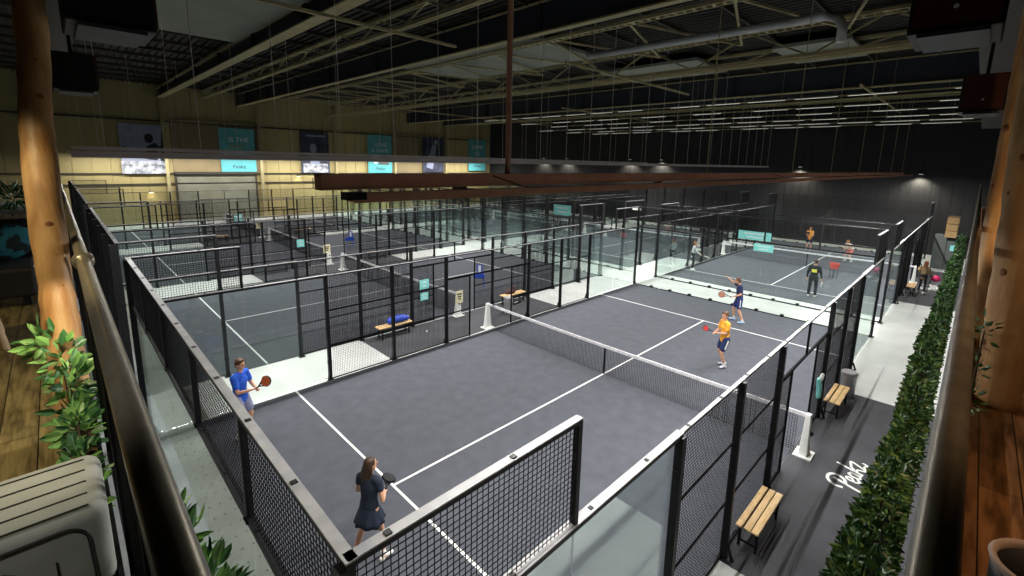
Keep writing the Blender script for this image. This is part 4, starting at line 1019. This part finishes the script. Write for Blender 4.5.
# person on the walkway
loc = (10.72, 29.6, .009)
P_, J, rz = capsule_person(loc, (.5, .85), 'person with ginger hair on the walkway beside a bench', 1.66, (.24, .17, .09), 'leggings', (.012, .012, .015), hair='hair_ginger', longhair=True, sleeves='long', female=True, pose=dict(wrR=(.30, .22, 1.0), elR=(.27, .04, 1.12)))
t = thing('sports_bag', 'round magenta bag held by the ginger haired person', 'bag', tuple(to_world(loc, rz, J['wrR'] + Vector((.08, .08, -.1)))))
b = MB(); b.ell((0, 0, 0), (.19, .15, .16)); soft(b, 'bag_body', new_mat('magenta', (.62, .02, .13), .6), t); b = MB(); b.loft([(-.08, 0, .1), (-.06, 0, .17), (.03, 0, .17), (.06, 0, .12)], [.01] * 4, 8); b.build('handle', M['black'], t)

# ------------------------------------------------------------------ balcony fill and planter lights, world, camera
def point(name, loc, e, col, r=.05):
    l = bpy.data.lights.new(name, 'POINT'); l.energy = e; l.color = col; l.shadow_soft_size = r
    o = bpy.data.objects.new(name, l); COL.objects.link(o); o.location = loc; return o
def spot(name, loc, target, e, col, size=.9, r=.05, blend=.5):
    l = bpy.data.lights.new(name, 'SPOT'); l.energy = e; l.color = col; l.spot_size = size; l.spot_blend = blend; l.shadow_soft_size = r
    o = bpy.data.objects.new(name, l); COL.objects.link(o); o.location = loc
    o.rotation_euler = (Vector(target) - Vector(loc)).to_track_quat('-Z', 'Y').to_euler(); return o
spot('balcony_fill_spot', (9.6, -2.2, 7.9), (8.9, -1.0, 4.9), 130, (1, .86, .52), .9)  # spots without fixtures, added to brighten the deck, seat, handrail and logs
spot('balcony_fill_spot', (7.0, -2.6, 7.9), (6.6, -1.5, 4.5), 60, (1, .82, .45), 1.2)
spot('balcony_fill_spot', (11.3, -2.0, 7.4), (10.1, -1.2, 4.9), 36, (1, .97, .90), .9)
spot('balcony_fill_spot', (13.4, 1.6, 7.9), (12.5, 2.6, 4.6), 34, (1, .70, .42), 1.3)
spot('balcony_fill_spot', (12.9, 4.2, 5.2), (12.34, 5.4, 6.2), 20, (1, .68, .36), 1.3)
spot('balcony_fill_spot', (13.1, 1.0, 7.2), (12.15, 1.2, 5.6), 26, (1, .62, .36), 1.2, .12)
spot('planter_spot', (9.15, -.93, 5.45), (8.6, -.94, 5.12), 9, (1, .92, .62), 1.1, .03)
wd = bpy.data.worlds.new('world'); bpy.context.scene.world = wd; wd.use_nodes = True
wd.node_tree.nodes['Background'].inputs['Color'].default_value = (.5, .5, .55, 1); wd.node_tree.nodes['Background'].inputs['Strength'].default_value = .02

sc = bpy.context.scene
cam = bpy.data.cameras.new('camera'); co = bpy.data.objects.new('camera', cam); COL.objects.link(co)
pitch, yaw, roll, f = -.176, -.782, .022, 459.83
fw = Vector((math.sin(yaw) * math.cos(pitch), math.cos(yaw) * math.cos(pitch), math.sin(pitch)))
r0 = Vector((math.cos(yaw), -math.sin(yaw), 0)); u0 = r0.cross(fw)
r = r0 * math.cos(roll) + u0 * math.sin(roll); u = -r0 * math.sin(roll) + u0 * math.cos(roll)
mw = Matrix((r, u, -fw)).transposed().to_4x4(); mw.translation = Vector((12.108, -.896, 6.131)); co.matrix_world = mw
cam.sensor_width = 36; cam.lens = f / 1024 * 36; cam.shift_x = -5.476 / 1024; cam.shift_y = -44.155 / 1024; cam.clip_start = .05; cam.clip_end = 200
sc.camera = co
sc.view_settings.view_transform = 'Standard'; sc.view_settings.look = 'None'; sc.view_settings.gamma = 1; sc.view_settings.use_curve_mapping = False
sc.view_settings.exposure = 0.96
sc.cycles.transparent_max_bounces = 48; sc.cycles.max_bounces = 8; sc.cycles.diffuse_bounces = 4; sc.cycles.glossy_bounces = 4
